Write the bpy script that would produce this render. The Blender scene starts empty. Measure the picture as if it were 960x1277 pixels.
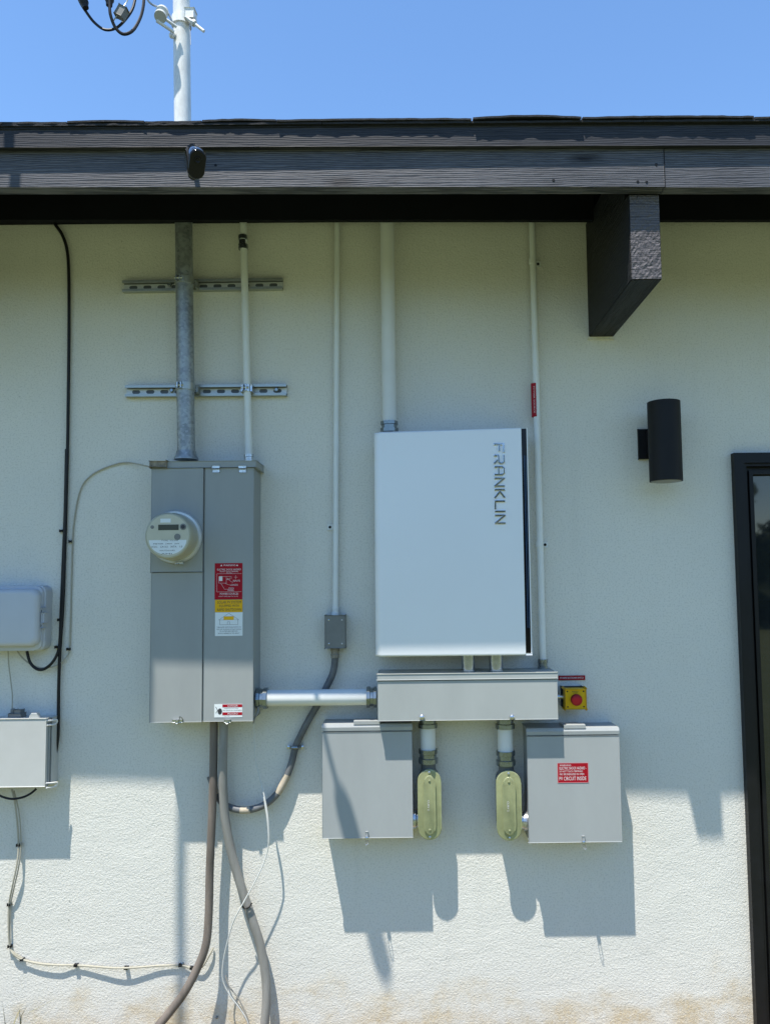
import bpy, bmesh, math, random
from mathutils import Vector, Matrix
random.seed(7)
SC = bpy.context.scene
COL = SC.collection

# ------------------------------------------------------------------ camera
F, CX, CY = 952.38, 515.95, 652.74           # focal length and principal point of the photograph, in its pixels
DIST, EYE = 2.72, 1.64                       # metres from wall, eye height
R0 = Vector((0.99992766, -0.00534748, -0.01077357))     # camera right
R1 = Vector((-0.01037479, 0.0697041, -0.99751376))      # camera down
R2 = Vector((0.00608515, 0.99755338, 0.06964358))       # camera forward
CAMPOS = Vector((0, -DIST, EYE))
cam_data = bpy.data.cameras.new('camera')
cam = bpy.data.objects.new('camera', cam_data)
COL.objects.link(cam)
M = Matrix((R0, -R1, -R2)).transposed().to_4x4()
M.translation = CAMPOS
cam.matrix_world = M
cam_data.sensor_fit = 'VERTICAL'
cam_data.sensor_height = 24.0
cam_data.lens = F / 1277 * 24.0
cam_data.shift_x = (480 - CX) / 1277
cam_data.shift_y = (CY - 638.5) / 1277
cam_data.clip_start = 0.02
cam_data.clip_end = 2000
SC.camera = cam

# ------------------------------------------------------------------ light
SUN_TRAVEL = Vector((0.6175, 1.0, -3.3186))
sun_to = -SUN_TRAVEL.normalized()
w = bpy.data.worlds.new('World')
SC.world = w
w.use_nodes = True
nt = w.node_tree
sky = nt.nodes.new('ShaderNodeTexSky')
sky.sky_type = 'NISHITA'
sky.sun_disc = False
sky.sun_elevation = math.asin(sun_to.z)
sky.sun_rotation = math.atan2(sun_to.x, sun_to.y)
sky.altitude = 0
sky.air_density = 1.0
sky.dust_density = 0.0
sky.ozone_density = 3.0
nt.nodes['Background'].inputs['Strength'].default_value = 0.15
hs = nt.nodes.new('ShaderNodeHueSaturation')
hs.inputs['Saturation'].default_value = 1.1
nt.links.new(sky.outputs[0], hs.inputs['Color'])
nt.links.new(hs.outputs[0], nt.nodes['Background'].inputs[0])
sl = bpy.data.lights.new('sun', 'SUN')
sl.energy = 4.5
sl.angle = math.radians(0.53)
sl.color = (1.0, 0.95, 0.865)
so = bpy.data.objects.new('sun', sl)
so.rotation_euler = SUN_TRAVEL.to_track_quat('-Z', 'Y').to_euler()
so.location = (-3, -5, 12)
COL.objects.link(so)
SC.view_settings.view_transform = 'Standard'
SC.view_settings.look = 'None'
SC.view_settings.exposure = 0.86
SC.view_settings.gamma = 1
SC.view_settings.use_curve_mapping = False

# ------------------------------------------------------------------ measuring helpers
def P(px, py, d=0.0):
    """world point that stands d metres in front of the wall, measured from the photograph"""
    v = R0 * ((px - CX) / F) + R1 * ((py - CY) / F) + R2
    t = (DIST - d) / v.y
    return CAMPOS + v * t

def rect(x0, y0, x1, y1, d):
    ps = [P(x0, y0, d), P(x0, y1, d), P(x1, y0, d), P(x1, y1, d)]
    return ((ps[0].x + ps[1].x) / 2, (ps[2].x + ps[3].x) / 2, (ps[1].z + ps[3].z) / 2, (ps[0].z + ps[2].z) / 2)

def sunpt(px, py, d, t):
    """point that casts its shadow where the photograph shows it, t metres further out"""
    return P(px, py, d) - SUN_TRAVEL * t

# ------------------------------------------------------------------ object helpers
ORG = {}
def put(o, name, parent=None):
    COL.objects.link(o)
    if parent is not None:
        o.parent = parent
        ORG[o] = ORG[parent]
    return o

def tag(o, label, cat, group=None, kind=None):
    o['label'] = label
    o['category'] = cat
    if group: o['group'] = group
    if kind: o['kind'] = kind
    return o

def thing(name, label, cat, loc, group=None):
    o = bpy.data.objects.new(name, None)
    o.location = loc
    o.empty_display_size = 0.05
    COL.objects.link(o)
    ORG[o] = Vector(loc)
    return tag(o, label, cat, group)

def obj(name, bm, mat, parent=None, smooth=False):
    me = bpy.data.meshes.new(name)
    if parent is not None:
        bmesh.ops.translate(bm, verts=bm.verts[:], vec=-ORG[parent])
    bmesh.ops.recalc_face_normals(bm, faces=bm.faces[:])
    if smooth:
        for f in bm.faces: f.smooth = True
        for e in bm.edges:
            if len(e.link_faces) == 2 and e.calc_face_angle(0) > 0.7: e.smooth = False
    bm.to_mesh(me)
    bm.free()
    me.materials.append(mat)
    o = bpy.data.objects.new(name, me)
    put(o, name, parent)
    if parent is None: ORG[o] = Vector((0, 0, 0))
    return o

def again(src, parent, offset, name=None):
    """a copy of a part that shares its mesh"""
    c = src.copy()
    COL.objects.link(c)
    c.parent = parent
    c.location = src.location + Vector(offset)
    ORG[c] = ORG[parent]
    return c

def bx(bm, x0, x1, d0, d1, z0, z1, bev=0.0, seg=2):
    """box between X, depth in front of the wall, and Z"""
    r = bmesh.ops.create_cube(bm, size=1)
    vs = r['verts']
    for v in vs:
        v.co = Vector(((x0 + x1) / 2 + v.co.x * (x1 - x0), -((d0 + d1) / 2 + v.co.y * (d1 - d0)), (z0 + z1) / 2 + v.co.z * (z1 - z0)))
    if bev > 0:
        es = list({e for v in vs for e in v.link_edges})
        bmesh.ops.bevel(bm, geom=es, offset=bev, segments=seg, affect='EDGES', profile=0.6)
    return bm

def box(*a, **k):
    return bx(bmesh.new(), *a, **k)

def frame_axes(t):
    t = t.normalized()
    u = t.cross(Vector((0, 0, 1)))
    if u.length < 1e-3: u = t.cross(Vector((1, 0, 0)))
    u.normalize()
    return t, u, u.cross(t).normalized()

def lathe(bm, a, b, prof, n=24):
    """prof: list of (0..1 along a-b in metres from a, radius)"""
    t, u, v = frame_axes(b - a)
    rings = []
    for s, r in prof:
        c = a + t * s
        rings.append([bm.verts.new(c + (u * math.cos(2 * math.pi * i / n) + v * math.sin(2 * math.pi * i / n)) * max(r, 1e-5)) for i in range(n)])
    for q in range(len(rings) - 1):
        for i in range(n):
            bm.faces.new((rings[q][i], rings[q][(i + 1) % n], rings[q + 1][(i + 1) % n], rings[q + 1][i]))
    bm.faces.new(rings[0][::-1])
    bm.faces.new(rings[-1])
    return bm

def cyl(a, b, r, n=24, bm=None, cap=0.0):
    bm = bm or bmesh.new()
    L = (b - a).length
    return lathe(bm, a, b, [(0, r), (L, r)] if cap <= 0 else [(0, r - cap), (cap, r), (L - cap, r), (L, r - cap)], n)

def smooth_path(pts, k=8):
    if len(pts) < 3: return pts
    out = []
    n = len(pts)
    for i in range(n - 1):
        p0 = pts[max(i - 1, 0)]; p1 = pts[i]; p2 = pts[i + 1]; p3 = pts[min(i + 2, n - 1)]
        for j in range(k):
            t = j / k
            out.append(0.5 * ((2 * p1) + (p2 - p0) * t + (2 * p0 - 5 * p1 + 4 * p2 - p3) * t * t + (3 * p1 - p0 - 3 * p2 + p3) * t ** 3))
    out.append(pts[-1])
    return out

def tube(pts, r, n=10, bm=None, k=8):
    bm = bm or bmesh.new()
    ps = smooth_path(pts, k)
    rr = r if isinstance(r, (list, tuple)) else None
    prev = None
    up = None
    rings = []
    for i, p in enumerate(ps):
        t = (ps[min(i + 1, len(ps) - 1)] - ps[max(i - 1, 0)])
        if t.length < 1e-7: t = Vector((0, 0, 1))
        t.normalize()
        if up is None:
            up = t.cross(Vector((0, 1, 0)))
            if up.length < 0.1: up = t.cross(Vector((1, 0, 0)))
        up = (up - t * up.dot(t)).normalized()
        vv = t.cross(up)
        if rr:
            f = i / (len(ps) - 1) * (len(rr) - 1); a = int(f); b = min(a + 1, len(rr) - 1)
            ri = rr[a] + (rr[b] - rr[a]) * (f - a)
        else: ri = r
        rings.append([bm.verts.new(p + (up * math.cos(2 * math.pi * j / n) + vv * math.sin(2 * math.pi * j / n)) * ri) for j in range(n)])
    for q in range(len(rings) - 1):
        for i in range(n):
            bm.faces.new((rings[q][i], rings[q][(i + 1) % n], rings[q + 1][(i + 1) % n], rings[q + 1][i]))
    bm.faces.new(rings[0][::-1]); bm.faces.new(rings[-1])
    return bm

def PP(*pts):
    return [P(*p) for p in pts]

def prism_y(outline, d0, d1, bev=0.0, bm=None):
    """outline [(x,z)] extruded between two depths"""
    bm = bm or bmesh.new()
    a = [bm.verts.new((x, -d0, z)) for x, z in outline]
    b = [bm.verts.new((x, -d1, z)) for x, z in outline]
    n = len(a)
    bm.faces.new(a[::-1])
    top = bm.faces.new(b)
    for i in range(n):
        bm.faces.new((a[i], a[(i + 1) % n], b[(i + 1) % n], b[i]))
    if bev > 0:
        bmesh.ops.bevel(bm, geom=list(top.edges), offset=bev, segments=3, affect='EDGES', profile=0.5)
    return bm

def prism_z(outline, z0, z1, bm=None):
    bm = bm or bmesh.new()
    a = [bm.verts.new((x, -d, z0)) for x, d in outline]
    b = [bm.verts.new((x, -d, z1)) for x, d in outline]
    n = len(a)
    bm.faces.new(a[::-1]); bm.faces.new(b)
    for i in range(n):
        bm.faces.new((a[i], a[(i + 1) % n], b[(i + 1) % n], b[i]))
    return bm

def prism_x(outline, x0, x1, bm=None):
    """outline [(d,z)]"""
    bm = bm or bmesh.new()
    a = [bm.verts.new((x0, -d, z)) for d, z in outline]
    b = [bm.verts.new((x1, -d, z)) for d, z in outline]
    n = len(a)
    bm.faces.new(a[::-1]); bm.faces.new(b)
    for i in range(n):
        bm.faces.new((a[i], a[(i + 1) % n], b[(i + 1) % n], b[i]))
    return bm

def text_bm(lines, extr=0.0003):
    """lines: (string, x centre, depth, z centre, width, height, rot) -> one bmesh of flat print"""
    bm = bmesh.new()
    for s, x, d, z, wd, ht, rot in lines:
        cu = bpy.data.curves.new('t', 'FONT')
        cu.body = s
        cu.size = 1
        cu.extrude = 0
        cu.resolution_u = 2
        o = bpy.data.objects.new('t', cu)
        COL.objects.link(o)
        bpy.context.view_layer.update()
        me = bpy.data.meshes.new_from_object(o.evaluated_get(bpy.context.evaluated_depsgraph_get()))
        bpy.data.objects.remove(o); bpy.data.curves.remove(cu)
        if not me.vertices: continue
        xs = [v.co.x for v in me.vertices]; ys = [v.co.y for v in me.vertices]
        cx, cy = (min(xs) + max(xs)) / 2, (min(ys) + max(ys)) / 2
        sx, sy = wd / max(max(xs) - min(xs), 1e-4), ht / max(max(ys) - min(ys), 1e-4)
        for v in me.vertices:
            u, t = (v.co.x - cx) * sx, (v.co.y - cy) * sy
            if rot: u, t = t, -u
            v.co = Vector((x + u, -d - extr, z + t))
        bm.from_mesh(me)
        bpy.data.meshes.remove(me)
    return bm

def bar2(bm, x0, z0, x1, z1, d, wdt, th=0.0003):
    """thin flat bar between two points on a face"""
    a = Vector((x0, 0, z0)); b = Vector((x1, 0, z1))
    t = (b - a).normalized(); n = Vector((-t.z, 0, t.x)) * wdt / 2
    out = [(p.x, p.z) for p in (a + n, a - n, b - n, b + n)]
    return prism_y(out, d, d + th, bm=bm)

# ------------------------------------------------------------------ materials
def mat(name, col, rough=0.6, metal=0.0, spec=0.5, var=0.0, vscale=8.0, bump=0.0, bscale=60.0, stretch=(1, 1, 1), dirt=None, trans=0, coat=0, emit=None):
    m = bpy.data.materials.new(name)
    m.use_nodes = True
    n, l = m.node_tree.nodes, m.node_tree.links
    b = n['Principled BSDF']
    b.inputs['Base Color'].default_value = (*col, 1)
    b.inputs['Roughness'].default_value = rough
    b.inputs['Metallic'].default_value = metal
    b.inputs['Specular IOR Level'].default_value = spec
    b.inputs['Coat Weight'].default_value = coat
    if trans: b.inputs['Transmission Weight'].default_value = trans
    tc = n.new('ShaderNodeTexCoord'); mp = n.new('ShaderNodeMapping')
    mp.inputs['Scale'].default_value = stretch
    l.new(tc.outputs['Object'], mp.inputs[0])
    if var > 0:
        no = n.new('ShaderNodeTexNoise'); no.inputs['Scale'].default_value = vscale; no.inputs['Detail'].default_value = 6; no.inputs['Roughness'].default_value = 0.65
        l.new(mp.outputs[0], no.inputs['Vector'])
        mx = n.new('ShaderNodeMix'); mx.data_type = 'RGBA'
        mx.inputs[6].default_value = (*[c * (1 - var) for c in col], 1)
        mx.inputs[7].default_value = (*(dirt or [min(c * (1 + var), 1) for c in col]), 1)
        cr = n.new('ShaderNodeMapRange'); cr.inputs[1].default_value = 0.3; cr.inputs[2].default_value = 0.7
        l.new(no.outputs[0], cr.inputs[0]); l.new(cr.outputs[0], mx.inputs[0]); l.new(mx.outputs[2], b.inputs['Base Color'])
        rr = n.new('ShaderNodeMapRange'); rr.inputs[3].default_value = max(rough - 0.08, 0.02); rr.inputs[4].default_value = min(rough + 0.1, 1)
        l.new(no.outputs[0], rr.inputs[0]); l.new(rr.outputs[0], b.inputs['Roughness'])
    if bump > 0:
        nb = n.new('ShaderNodeTexNoise'); nb.inputs['Scale'].default_value = bscale; nb.inputs['Detail'].default_value = 4
        l.new(mp.outputs[0], nb.inputs['Vector'])
        bp = n.new('ShaderNodeBump'); bp.inputs['Strength'].default_value = 1; bp.inputs['Distance'].default_value = bump
        l.new(nb.outputs[0], bp.inputs['Height']); l.new(bp.outputs[0], b.inputs['Normal'])
    return m

def stucco_mat():
    m = bpy.data.materials.new('stucco')
    m.use_nodes = True
    n, l = m.node_tree.nodes, m.node_tree.links
    b = n['Principled BSDF']
    b.inputs['Roughness'].default_value = 0.92
    b.inputs['Specular IOR Level'].default_value = 0.15
    tc = n.new('ShaderNodeTexCoord')
    def noise(scale, detail, rough=0.55, vec=None, dist=0):
        q = n.new('ShaderNodeTexNoise'); q.inputs['Scale'].default_value = scale; q.inputs['Detail'].default_value = detail
        q.inputs['Roughness'].default_value = rough; q.inputs['Distortion'].default_value = dist
        l.new(vec or tc.outputs['Object'], q.inputs['Vector']); return q.outputs[0]
    def rng(s, a, b_, c, d, sm=False):
        q = n.new('ShaderNodeMapRange'); q.clamp = True
        if sm: q.interpolation_type = 'SMOOTHSTEP'
        for i, v in enumerate((a, b_, c, d)): q.inputs[i + 1].default_value = v
        l.new(s, q.inputs[0]); return q.outputs[0]
    def mth(op, a, b_):
        q = n.new('ShaderNodeMath'); q.operation = op
        for i, v in enumerate((a, b_)):
            if isinstance(v, (int, float)): q.inputs[i].default_value = v
            else: l.new(v, q.inputs[i])
        return q.outputs[0]
    def mix(f, a, b_):
        q = n.new('ShaderNodeMix'); q.data_type = 'RGBA'
        l.new(f, q.inputs[0])
        for i, v in ((6, a), (7, b_)):
            if isinstance(v, tuple): q.inputs[i].default_value = (*v, 1)
            else: l.new(v, q.inputs[i])
        return q.outputs[2]
    big = rng(noise(1.7, 5), 0.35, 0.65, 0, 1)
    c = mix(big, (0.66, 0.648, 0.592), (0.70, 0.683, 0.617))
    fine = rng(noise(170, 3), 0.3, 0.5, 0, 1)
    c = mix(fine, (0.555, 0.548, 0.495), c)
    # soil splash near the ground
    sep = n.new('ShaderNodeSeparateXYZ'); l.new(tc.outputs['Object'], sep.inputs[0])
    mpx = n.new('ShaderNodeMapping'); mpx.inputs['Scale'].default_value = (1, 1, 1.6); l.new(tc.outputs['Object'], mpx.inputs[0])
    h = mth('ADD', sep.outputs[2], mth('MULTIPLY', mth('SUBTRACT', noise(3.2, 5, 0.6, mpx.outputs[0]), 0.5), -0.75))
    st = rng(h, 0.10, 0.27, 1, 0, True)
    st = mth('MULTIPLY', st, mth('MULTIPLY', rng(noise(9, 6, 0.7), 0.38, 0.6, 0.15, 1), rng(noise(120, 4, 0.7), 0.35, 0.6, 0.6, 1.15)))
    c = mix(mth('MULTIPLY', st, 0.85), c, (0.54, 0.44, 0.28))
    # a few dark specks
    vo = n.new('ShaderNodeTexVoronoi'); vo.inputs['Scale'].default_value = 9; l.new(tc.outputs['Object'], vo.inputs['Vector'])
    sp = rng(vo.outputs['Distance'], 0.02, 0.04, 1, 0)
    sp = mth('MULTIPLY', sp, rng(noise(2.3, 2), 0.5, 0.62, 0, 0.6))
    c = mix(sp, c, (0.12, 0.13, 0.12))
    # faint vertical dust runs
    mpr = n.new('ShaderNodeMapping'); mpr.inputs['Scale'].default_value = (14, 1, 0.9); l.new(tc.outputs['Object'], mpr.inputs[0])
    runs = mth('MULTIPLY', rng(noise(1.0, 4, 0.6, mpr.outputs[0]), 0.55, 0.8, 0, 0.16), rng(noise(1.3, 3), 0.4, 0.6, 0, 1))
    c = mix(runs, c, (0.40, 0.40, 0.36))
    l.new(c, b.inputs['Base Color'])
    mpz = n.new('ShaderNodeMapping'); mpz.inputs['Scale'].default_value = (1, 1, 1.5); mpz.inputs['Rotation'].default_value = (0, 0.5, 0)
    l.new(tc.outputs['Object'], mpz.inputs[0])
    trowel = mth('MULTIPLY', noise(7, 3, 0.45, mpz.outputs[0], 0.8), 2.2)
    mid = mth('MULTIPLY', noise(60, 3, 0.5, mpz.outputs[0], 0.3), 0.65)
    vg = n.new('ShaderNodeTexVoronoi'); vg.feature = 'SMOOTH_F1'; vg.inputs['Scale'].default_value = 165; vg.inputs['Randomness'].default_value = 1
    l.new(tc.outputs['Object'], vg.inputs['Vector'])
    grain = mth('ADD', mth('MULTIPLY', noise(270, 2, 0.6), 1.5), mth('MULTIPLY', vg.outputs['Distance'], -0.9))
    ht = mth('ADD', mth('ADD', trowel, mid), mth('MULTIPLY', grain, 1.05))
    bp = n.new('ShaderNodeBump'); bp.inputs['Strength'].default_value = 0.7; bp.inputs['Distance'].default_value = 0.0013
    l.new(ht, bp.inputs['Height']); l.new(bp.outputs[0], b.inputs['Normal'])
    return m

def wood_mat(name, c1, c2, rough=0.5, axis='X', bumpd=0.0022, flake=False):
    m = bpy.data.materials.new(name)
    m.use_nodes = True
    n, l = m.node_tree.nodes, m.node_tree.links
    b = n['Principled BSDF']
    b.inputs['Roughness'].default_value = rough
    b.inputs['Specular IOR Level'].default_value = 0.2
    tc = n.new('ShaderNodeTexCoord')
    mp = n.new('ShaderNodeMapping')
    mp.inputs['Scale'].default_value = (0.9, 12, 12) if axis == 'X' else (12, 0.9, 12)
    l.new(tc.outputs['Object'], mp.inputs[0])
    wv = n.new('ShaderNodeTexWave'); wv.wave_type = 'BANDS'; wv.bands_direction = 'Z'
    wv.inputs['Scale'].default_value = 4.6; wv.inputs['Distortion'].default_value = 9; wv.inputs['Detail'].default_value = 4
    wv.inputs['Detail Scale'].default_value = 1.4; wv.inputs['Detail Roughness'].default_value = 0.55
    l.new(mp.outputs[0], wv.inputs['Vector'])
    no = n.new('ShaderNodeTexNoise'); no.inputs['Scale'].default_value = 9; no.inputs['Detail'].default_value = 5
    l.new(mp.outputs[0], no.inputs['Vector'])
    ad = n.new('ShaderNodeMath'); ad.operation = 'MULTIPLY_ADD'; ad.inputs[1].default_value = 0.6
    l.new(no.outputs[0], ad.inputs[0]); l.new(wv.outputs['Fac'], ad.inputs[2])
    src = ad.outputs[0]
    if flake:
        vo = n.new('ShaderNodeTexVoronoi'); vo.inputs['Scale'].default_value = 95; vo.feature = 'F1'
        l.new(tc.outputs['Object'], vo.inputs['Vector'])
        n2 = n.new('ShaderNodeTexNoise'); n2.inputs['Scale'].default_value = 75; n2.inputs['Detail'].default_value = 6; n2.inputs['Distortion'].default_value = 1.5
        l.new(tc.outputs['Object'], n2.inputs['Vector'])
        a2 = n.new('ShaderNodeMath'); a2.operation = 'MULTIPLY_ADD'; a2.inputs[1].default_value = 2.0
        l.new(n2.outputs[0], a2.inputs[0]); l.new(vo.outputs['Distance'], a2.inputs[2]); src = a2.outputs[0]
    big = n.new('ShaderNodeTexNoise'); big.inputs['Scale'].default_value = 3.5; big.inputs['Detail'].default_value = 5
    l.new(tc.outputs['Object'], big.inputs['Vector'])
    mr = n.new('ShaderNodeMapRange'); mr.inputs[1].default_value = 0.2; mr.inputs[2].default_value = 1.3
    l.new(ad.outputs[0], mr.inputs[0])
    mm = n.new('ShaderNodeMath'); mm.operation = 'MULTIPLY_ADD'; mm.inputs[1].default_value = 0.6
    sb = n.new('ShaderNodeMath'); sb.operation = 'SUBTRACT'; sb.inputs[1].default_value = 0.5
    l.new(big.outputs[0], sb.inputs[0]); l.new(sb.outputs[0], mm.inputs[0]); l.new(mr.outputs[0], mm.inputs[2])
    mx = n.new('ShaderNodeMix'); mx.data_type = 'RGBA'
    mx.inputs[6].default_value = (*c1, 1); mx.inputs[7].default_value = (*c2, 1)
    l.new(mm.outputs[0], mx.inputs[0]); l.new(mx.outputs[2], b.inputs['Base Color'])
    if not flake and axis == 'X':
        mk = n.new('ShaderNodeMapping'); mk.inputs['Scale'].default_value = (2.6, 2.6, 8.5); mk.inputs['Location'].default_value = (0.37, 0.1, 0.22)
        l.new(tc.outputs['Object'], mk.inputs[0])
        vk = n.new('ShaderNodeTexVoronoi'); vk.inputs['Scale'].default_value = 1.0; l.new(mk.outputs[0], vk.inputs['Vector'])
        kr = n.new('ShaderNodeMapRange'); kr.inputs[1].default_value = 0.05; kr.inputs[2].default_value = 0.17; kr.inputs[3].default_value = 1.5; kr.inputs[4].default_value = 0
        l.new(vk.outputs['Distance'], kr.inputs[0])
        mk2 = n.new('ShaderNodeMath'); mk2.operation = 'MULTIPLY'; l.new(kr.outputs[0], mk2.inputs[0]); l.new(no.outputs[0], mk2.inputs[1])
        m3 = n.new('ShaderNodeMix'); m3.data_type = 'RGBA'; m3.inputs[7].default_value = (0.012, 0.012, 0.014, 1)
        l.new(mk2.outputs[0], m3.inputs[0]); l.new(mx.outputs[2], m3.inputs[6]); l.new(m3.outputs[2], b.inputs['Base Color'])
    bp = n.new('ShaderNodeBump'); bp.inputs['Distance'].default_value = bumpd; bp.inputs['Strength'].default_value = 0.8
    l.new(src, bp.inputs['Height']); l.new(bp.outputs[0], b.inputs['Normal'])
    return m

def galv_mat(name, c=(0.45, 0.47, 0.48), rough=0.42, scale=90, vv=0.22, metal=0.75):
    m = bpy.data.materials.new(name)
    m.use_nodes = True
    n, l = m.node_tree.nodes, m.node_tree.links
    b = n['Principled BSDF']
    b.inputs['Metallic'].default_value = metal
    tc = n.new('ShaderNodeTexCoord')
    vo = n.new('ShaderNodeTexVoronoi'); vo.inputs['Scale'].default_value = scale
    l.new(tc.outputs['Object'], vo.inputs['Vector'])
    sp = n.new('ShaderNodeSeparateColor'); l.new(vo.outputs['Color'], sp.inputs[0])
    no = n.new('ShaderNodeTexNoise'); no.inputs['Scale'].default_value = 14; no.inputs['Detail'].default_value = 6
    l.new(tc.outputs['Object'], no.inputs['Vector'])
    ad = n.new('ShaderNodeMath'); ad.operation = 'MULTIPLY_ADD'; ad.inputs[1].default_value = 0.4
    l.new(sp.outputs[0], ad.inputs[0]); l.new(no.outputs[0], ad.inputs[2])
    mr = n.new('ShaderNodeMapRange'); mr.inputs[1].default_value = 0.4; mr.inputs[2].default_value = 1.0
    l.new(ad.outputs[0], mr.inputs[0])
    mx = n.new('ShaderNodeMix'); mx.data_type = 'RGBA'
    mx.inputs[6].default_value = (*[x * (1 - vv) for x in c], 1); mx.inputs[7].default_value = (*[min(x * (1 + vv * .8), 1) for x in c], 1)
    l.new(mr.outputs[0], mx.inputs[0]); l.new(mx.outputs[2], b.inputs['Base Color'])
    rr = n.new('ShaderNodeMapRange'); rr.inputs[3].default_value = rough - 0.12; rr.inputs[4].default_value = rough + 0.15
    l.new(ad.outputs[0], rr.inputs[0]); l.new(rr.outputs[0], b.inputs['Roughness'])
    return m

STUCCO = stucco_mat()
WOOD = wood_mat('painted_wood', (0.034, 0.036, 0.044), (0.112, 0.114, 0.128), 0.6, bumpd=0.0008)
TRIMW = wood_mat('painted_trim', (0.013, 0.0145, 0.019), (0.040, 0.042, 0.050), 0.6, bumpd=0.0005)
WOODB = wood_mat('painted_beam', (0.009, 0.010, 0.013), (0.022, 0.024, 0.029), 0.55, axis='Y')
WOODEND = wood_mat('flaking_beam_end', (0.050, 0.047, 0.051), (0.13, 0.12, 0.127), 0.65, flake=True, bumpd=0.0028)
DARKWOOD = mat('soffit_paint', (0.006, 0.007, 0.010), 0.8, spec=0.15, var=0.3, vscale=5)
SHINGLE = mat('asphalt_shingle', (0.018, 0.019, 0.022), 0.95, var=0.5, vscale=220, bump=0.002, bscale=260)
GREY = mat('grey_enamel', (0.290, 0.306, 0.298), 0.45, spec=0.25, var=0.07, vscale=6, stretch=(1, 1, 0.35), bump=0.0016, bscale=4)
GREYL = mat('light_grey_enamel', (0.325, 0.343, 0.340), 0.45, spec=0.28, var=0.06, vscale=6, stretch=(1, 1, 0.35), bump=0.0014, bscale=4.5)
GREYW = mat('trough_enamel', (0.350, 0.370, 0.358), 0.45, spec=0.28, var=0.06, vscale=6, stretch=(1, 1, 0.35), bump=0.0014, bscale=4.5)
GREYD = mat('grey_plastic_box', (0.17, 0.175, 0.165), 0.6, var=0.1, vscale=18)
PVCW = mat('white_pipe_paint', (0.70, 0.715, 0.69), 0.5, var=0.05, vscale=9)
PVCBIG = mat('painted_conduit', (0.66, 0.67, 0.65), 0.8, spec=0.12, var=0.05, vscale=7)
MASTW = mat('mast_paint', (0.70, 0.71, 0.68), 0.5, var=0.22, vscale=16, stretch=(1, 1, 0.5))
GALV = galv_mat('galvanised_steel')
GALVP = galv_mat('mast_galvanised', (0.33, 0.355, 0.37), 0.45, 110, 0.34, 0.65)
ZINC = galv_mat('zinc_fitting', (0.55, 0.57, 0.58), 0.22, 40, 0.08, 0.9)
NIPM = mat('bright_nipple', (0.42, 0.45, 0.50), 0.22, metal=0.9, var=0.25, vscale=30)
CHROME = mat('chrome', (0.60, 0.64, 0.70), 0.09, metal=1)
STRUT = galv_mat('strut_steel', (0.40, 0.42, 0.40), 0.32, 140, 0.12, 0.7)
WEBM = galv_mat('strut_web', (0.62, 0.63, 0.60), 0.4, 140, 0.1, 0.3)
DARKFIT = galv_mat('dark_fitting', (0.25, 0.28, 0.29), 0.22, 60, 0.2, 0.9)
BLACK = mat('black_paint', (0.008, 0.008, 0.009), 0.55, spec=0.25, var=0.2, vscale=9)
BLACKC = mat('black_cable', (0.010, 0.010, 0.011), 0.5, spec=0.3)
BLACKG = mat('black_gloss', (0.006, 0.006, 0.008), 0.12, spec=0.2)
FRAMEB = mat('black_door_frame', (0.006, 0.0065, 0.008), 0.45, spec=0.3, var=0.25, vscale=14)
WHITEG = mat('white_cover', (0.77, 0.79, 0.81), 0.34, spec=0.5, var=0.012, vscale=3)
BEIGE = mat('beige_wire', (0.36, 0.34, 0.27), 0.6)
GREYC = mat('weathered_grey_cable', (0.24, 0.235, 0.215), 0.65, var=0.25, vscale=25, stretch=(1, 1, 0.2))
BROWNC = mat('weathered_brown_cable', (0.15, 0.125, 0.105), 0.65, var=0.35, vscale=25, stretch=(1, 1, 0.2))
FLEX = mat('flexible_conduit', (0.115, 0.12, 0.125), 0.5, var=0.3, vscale=20)
SAND = mat('faded_tape', (0.42, 0.36, 0.27), 0.8, var=0.2, vscale=40)
WHITEW = mat('white_wire', (0.55, 0.56, 0.53), 0.5)
TELE = mat('grey_telecom_plastic', (0.47, 0.49, 0.52), 0.45, var=0.04, vscale=6)
LBOX = mat('pale_steel_box', (0.47, 0.475, 0.455), 0.45, var=0.05, vscale=7)
RED = mat('red_sticker', (0.32, 0.004, 0.014), 0.5, spec=0.2, var=0.08)
REDB = mat('red_button', (0.26, 0.008, 0.014), 0.45, spec=0.25)
YEL = mat('yellow_sticker', (0.72, 0.40, 0.012), 0.5, spec=0.2)
YELP = mat('yellow_plastic', (0.72, 0.44, 0.010), 0.45, spec=0.25)
WHT = mat('white_sticker', (0.68, 0.72, 0.72), 0.45)
WPRINT = mat('white_print', (0.68, 0.66, 0.66), 0.5)
BPRINT = mat('black_print', (0.03, 0.03, 0.035), 0.5)
METERB = mat('meter_body', (0.36, 0.35, 0.26), 0.3, coat=0.15, var=0.06, vscale=20)
METERF = mat('meter_face', (0.48, 0.465, 0.36), 0.3, coat=0.12, var=0.05, vscale=20)
RINGM = mat('ring_aluminium', (0.62, 0.64, 0.64), 0.3, metal=0.5)
LCD = mat('meter_display', (0.07, 0.075, 0.06), 0.15)
COVERG = mat('green_tinted_cover', (0.35, 0.375, 0.20), 0.10, var=0.22, vscale=14, coat=0.6, trans=0.25)
GASK = mat('conduit_body_and_shade', (0.10, 0.11, 0.115), 0.5, var=0.2)
DIRTY = mat('wasp_mud', (0.24, 0.21, 0.16), 0.95, var=0.4, vscale=90, bump=0.004, bscale=120)
INSUL = mat('porcelain_insulator', (0.50, 0.52, 0.50), 0.3, var=0.1)
LED = mat('led_line', (0.05, 0.11, 0.22), 0.15)
LENS = mat('lamp_lens', (0.62, 0.62, 0.60), 0.3)
LENSD = mat('lamp_cap', (0.20, 0.20, 0.19), 0.4)

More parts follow.
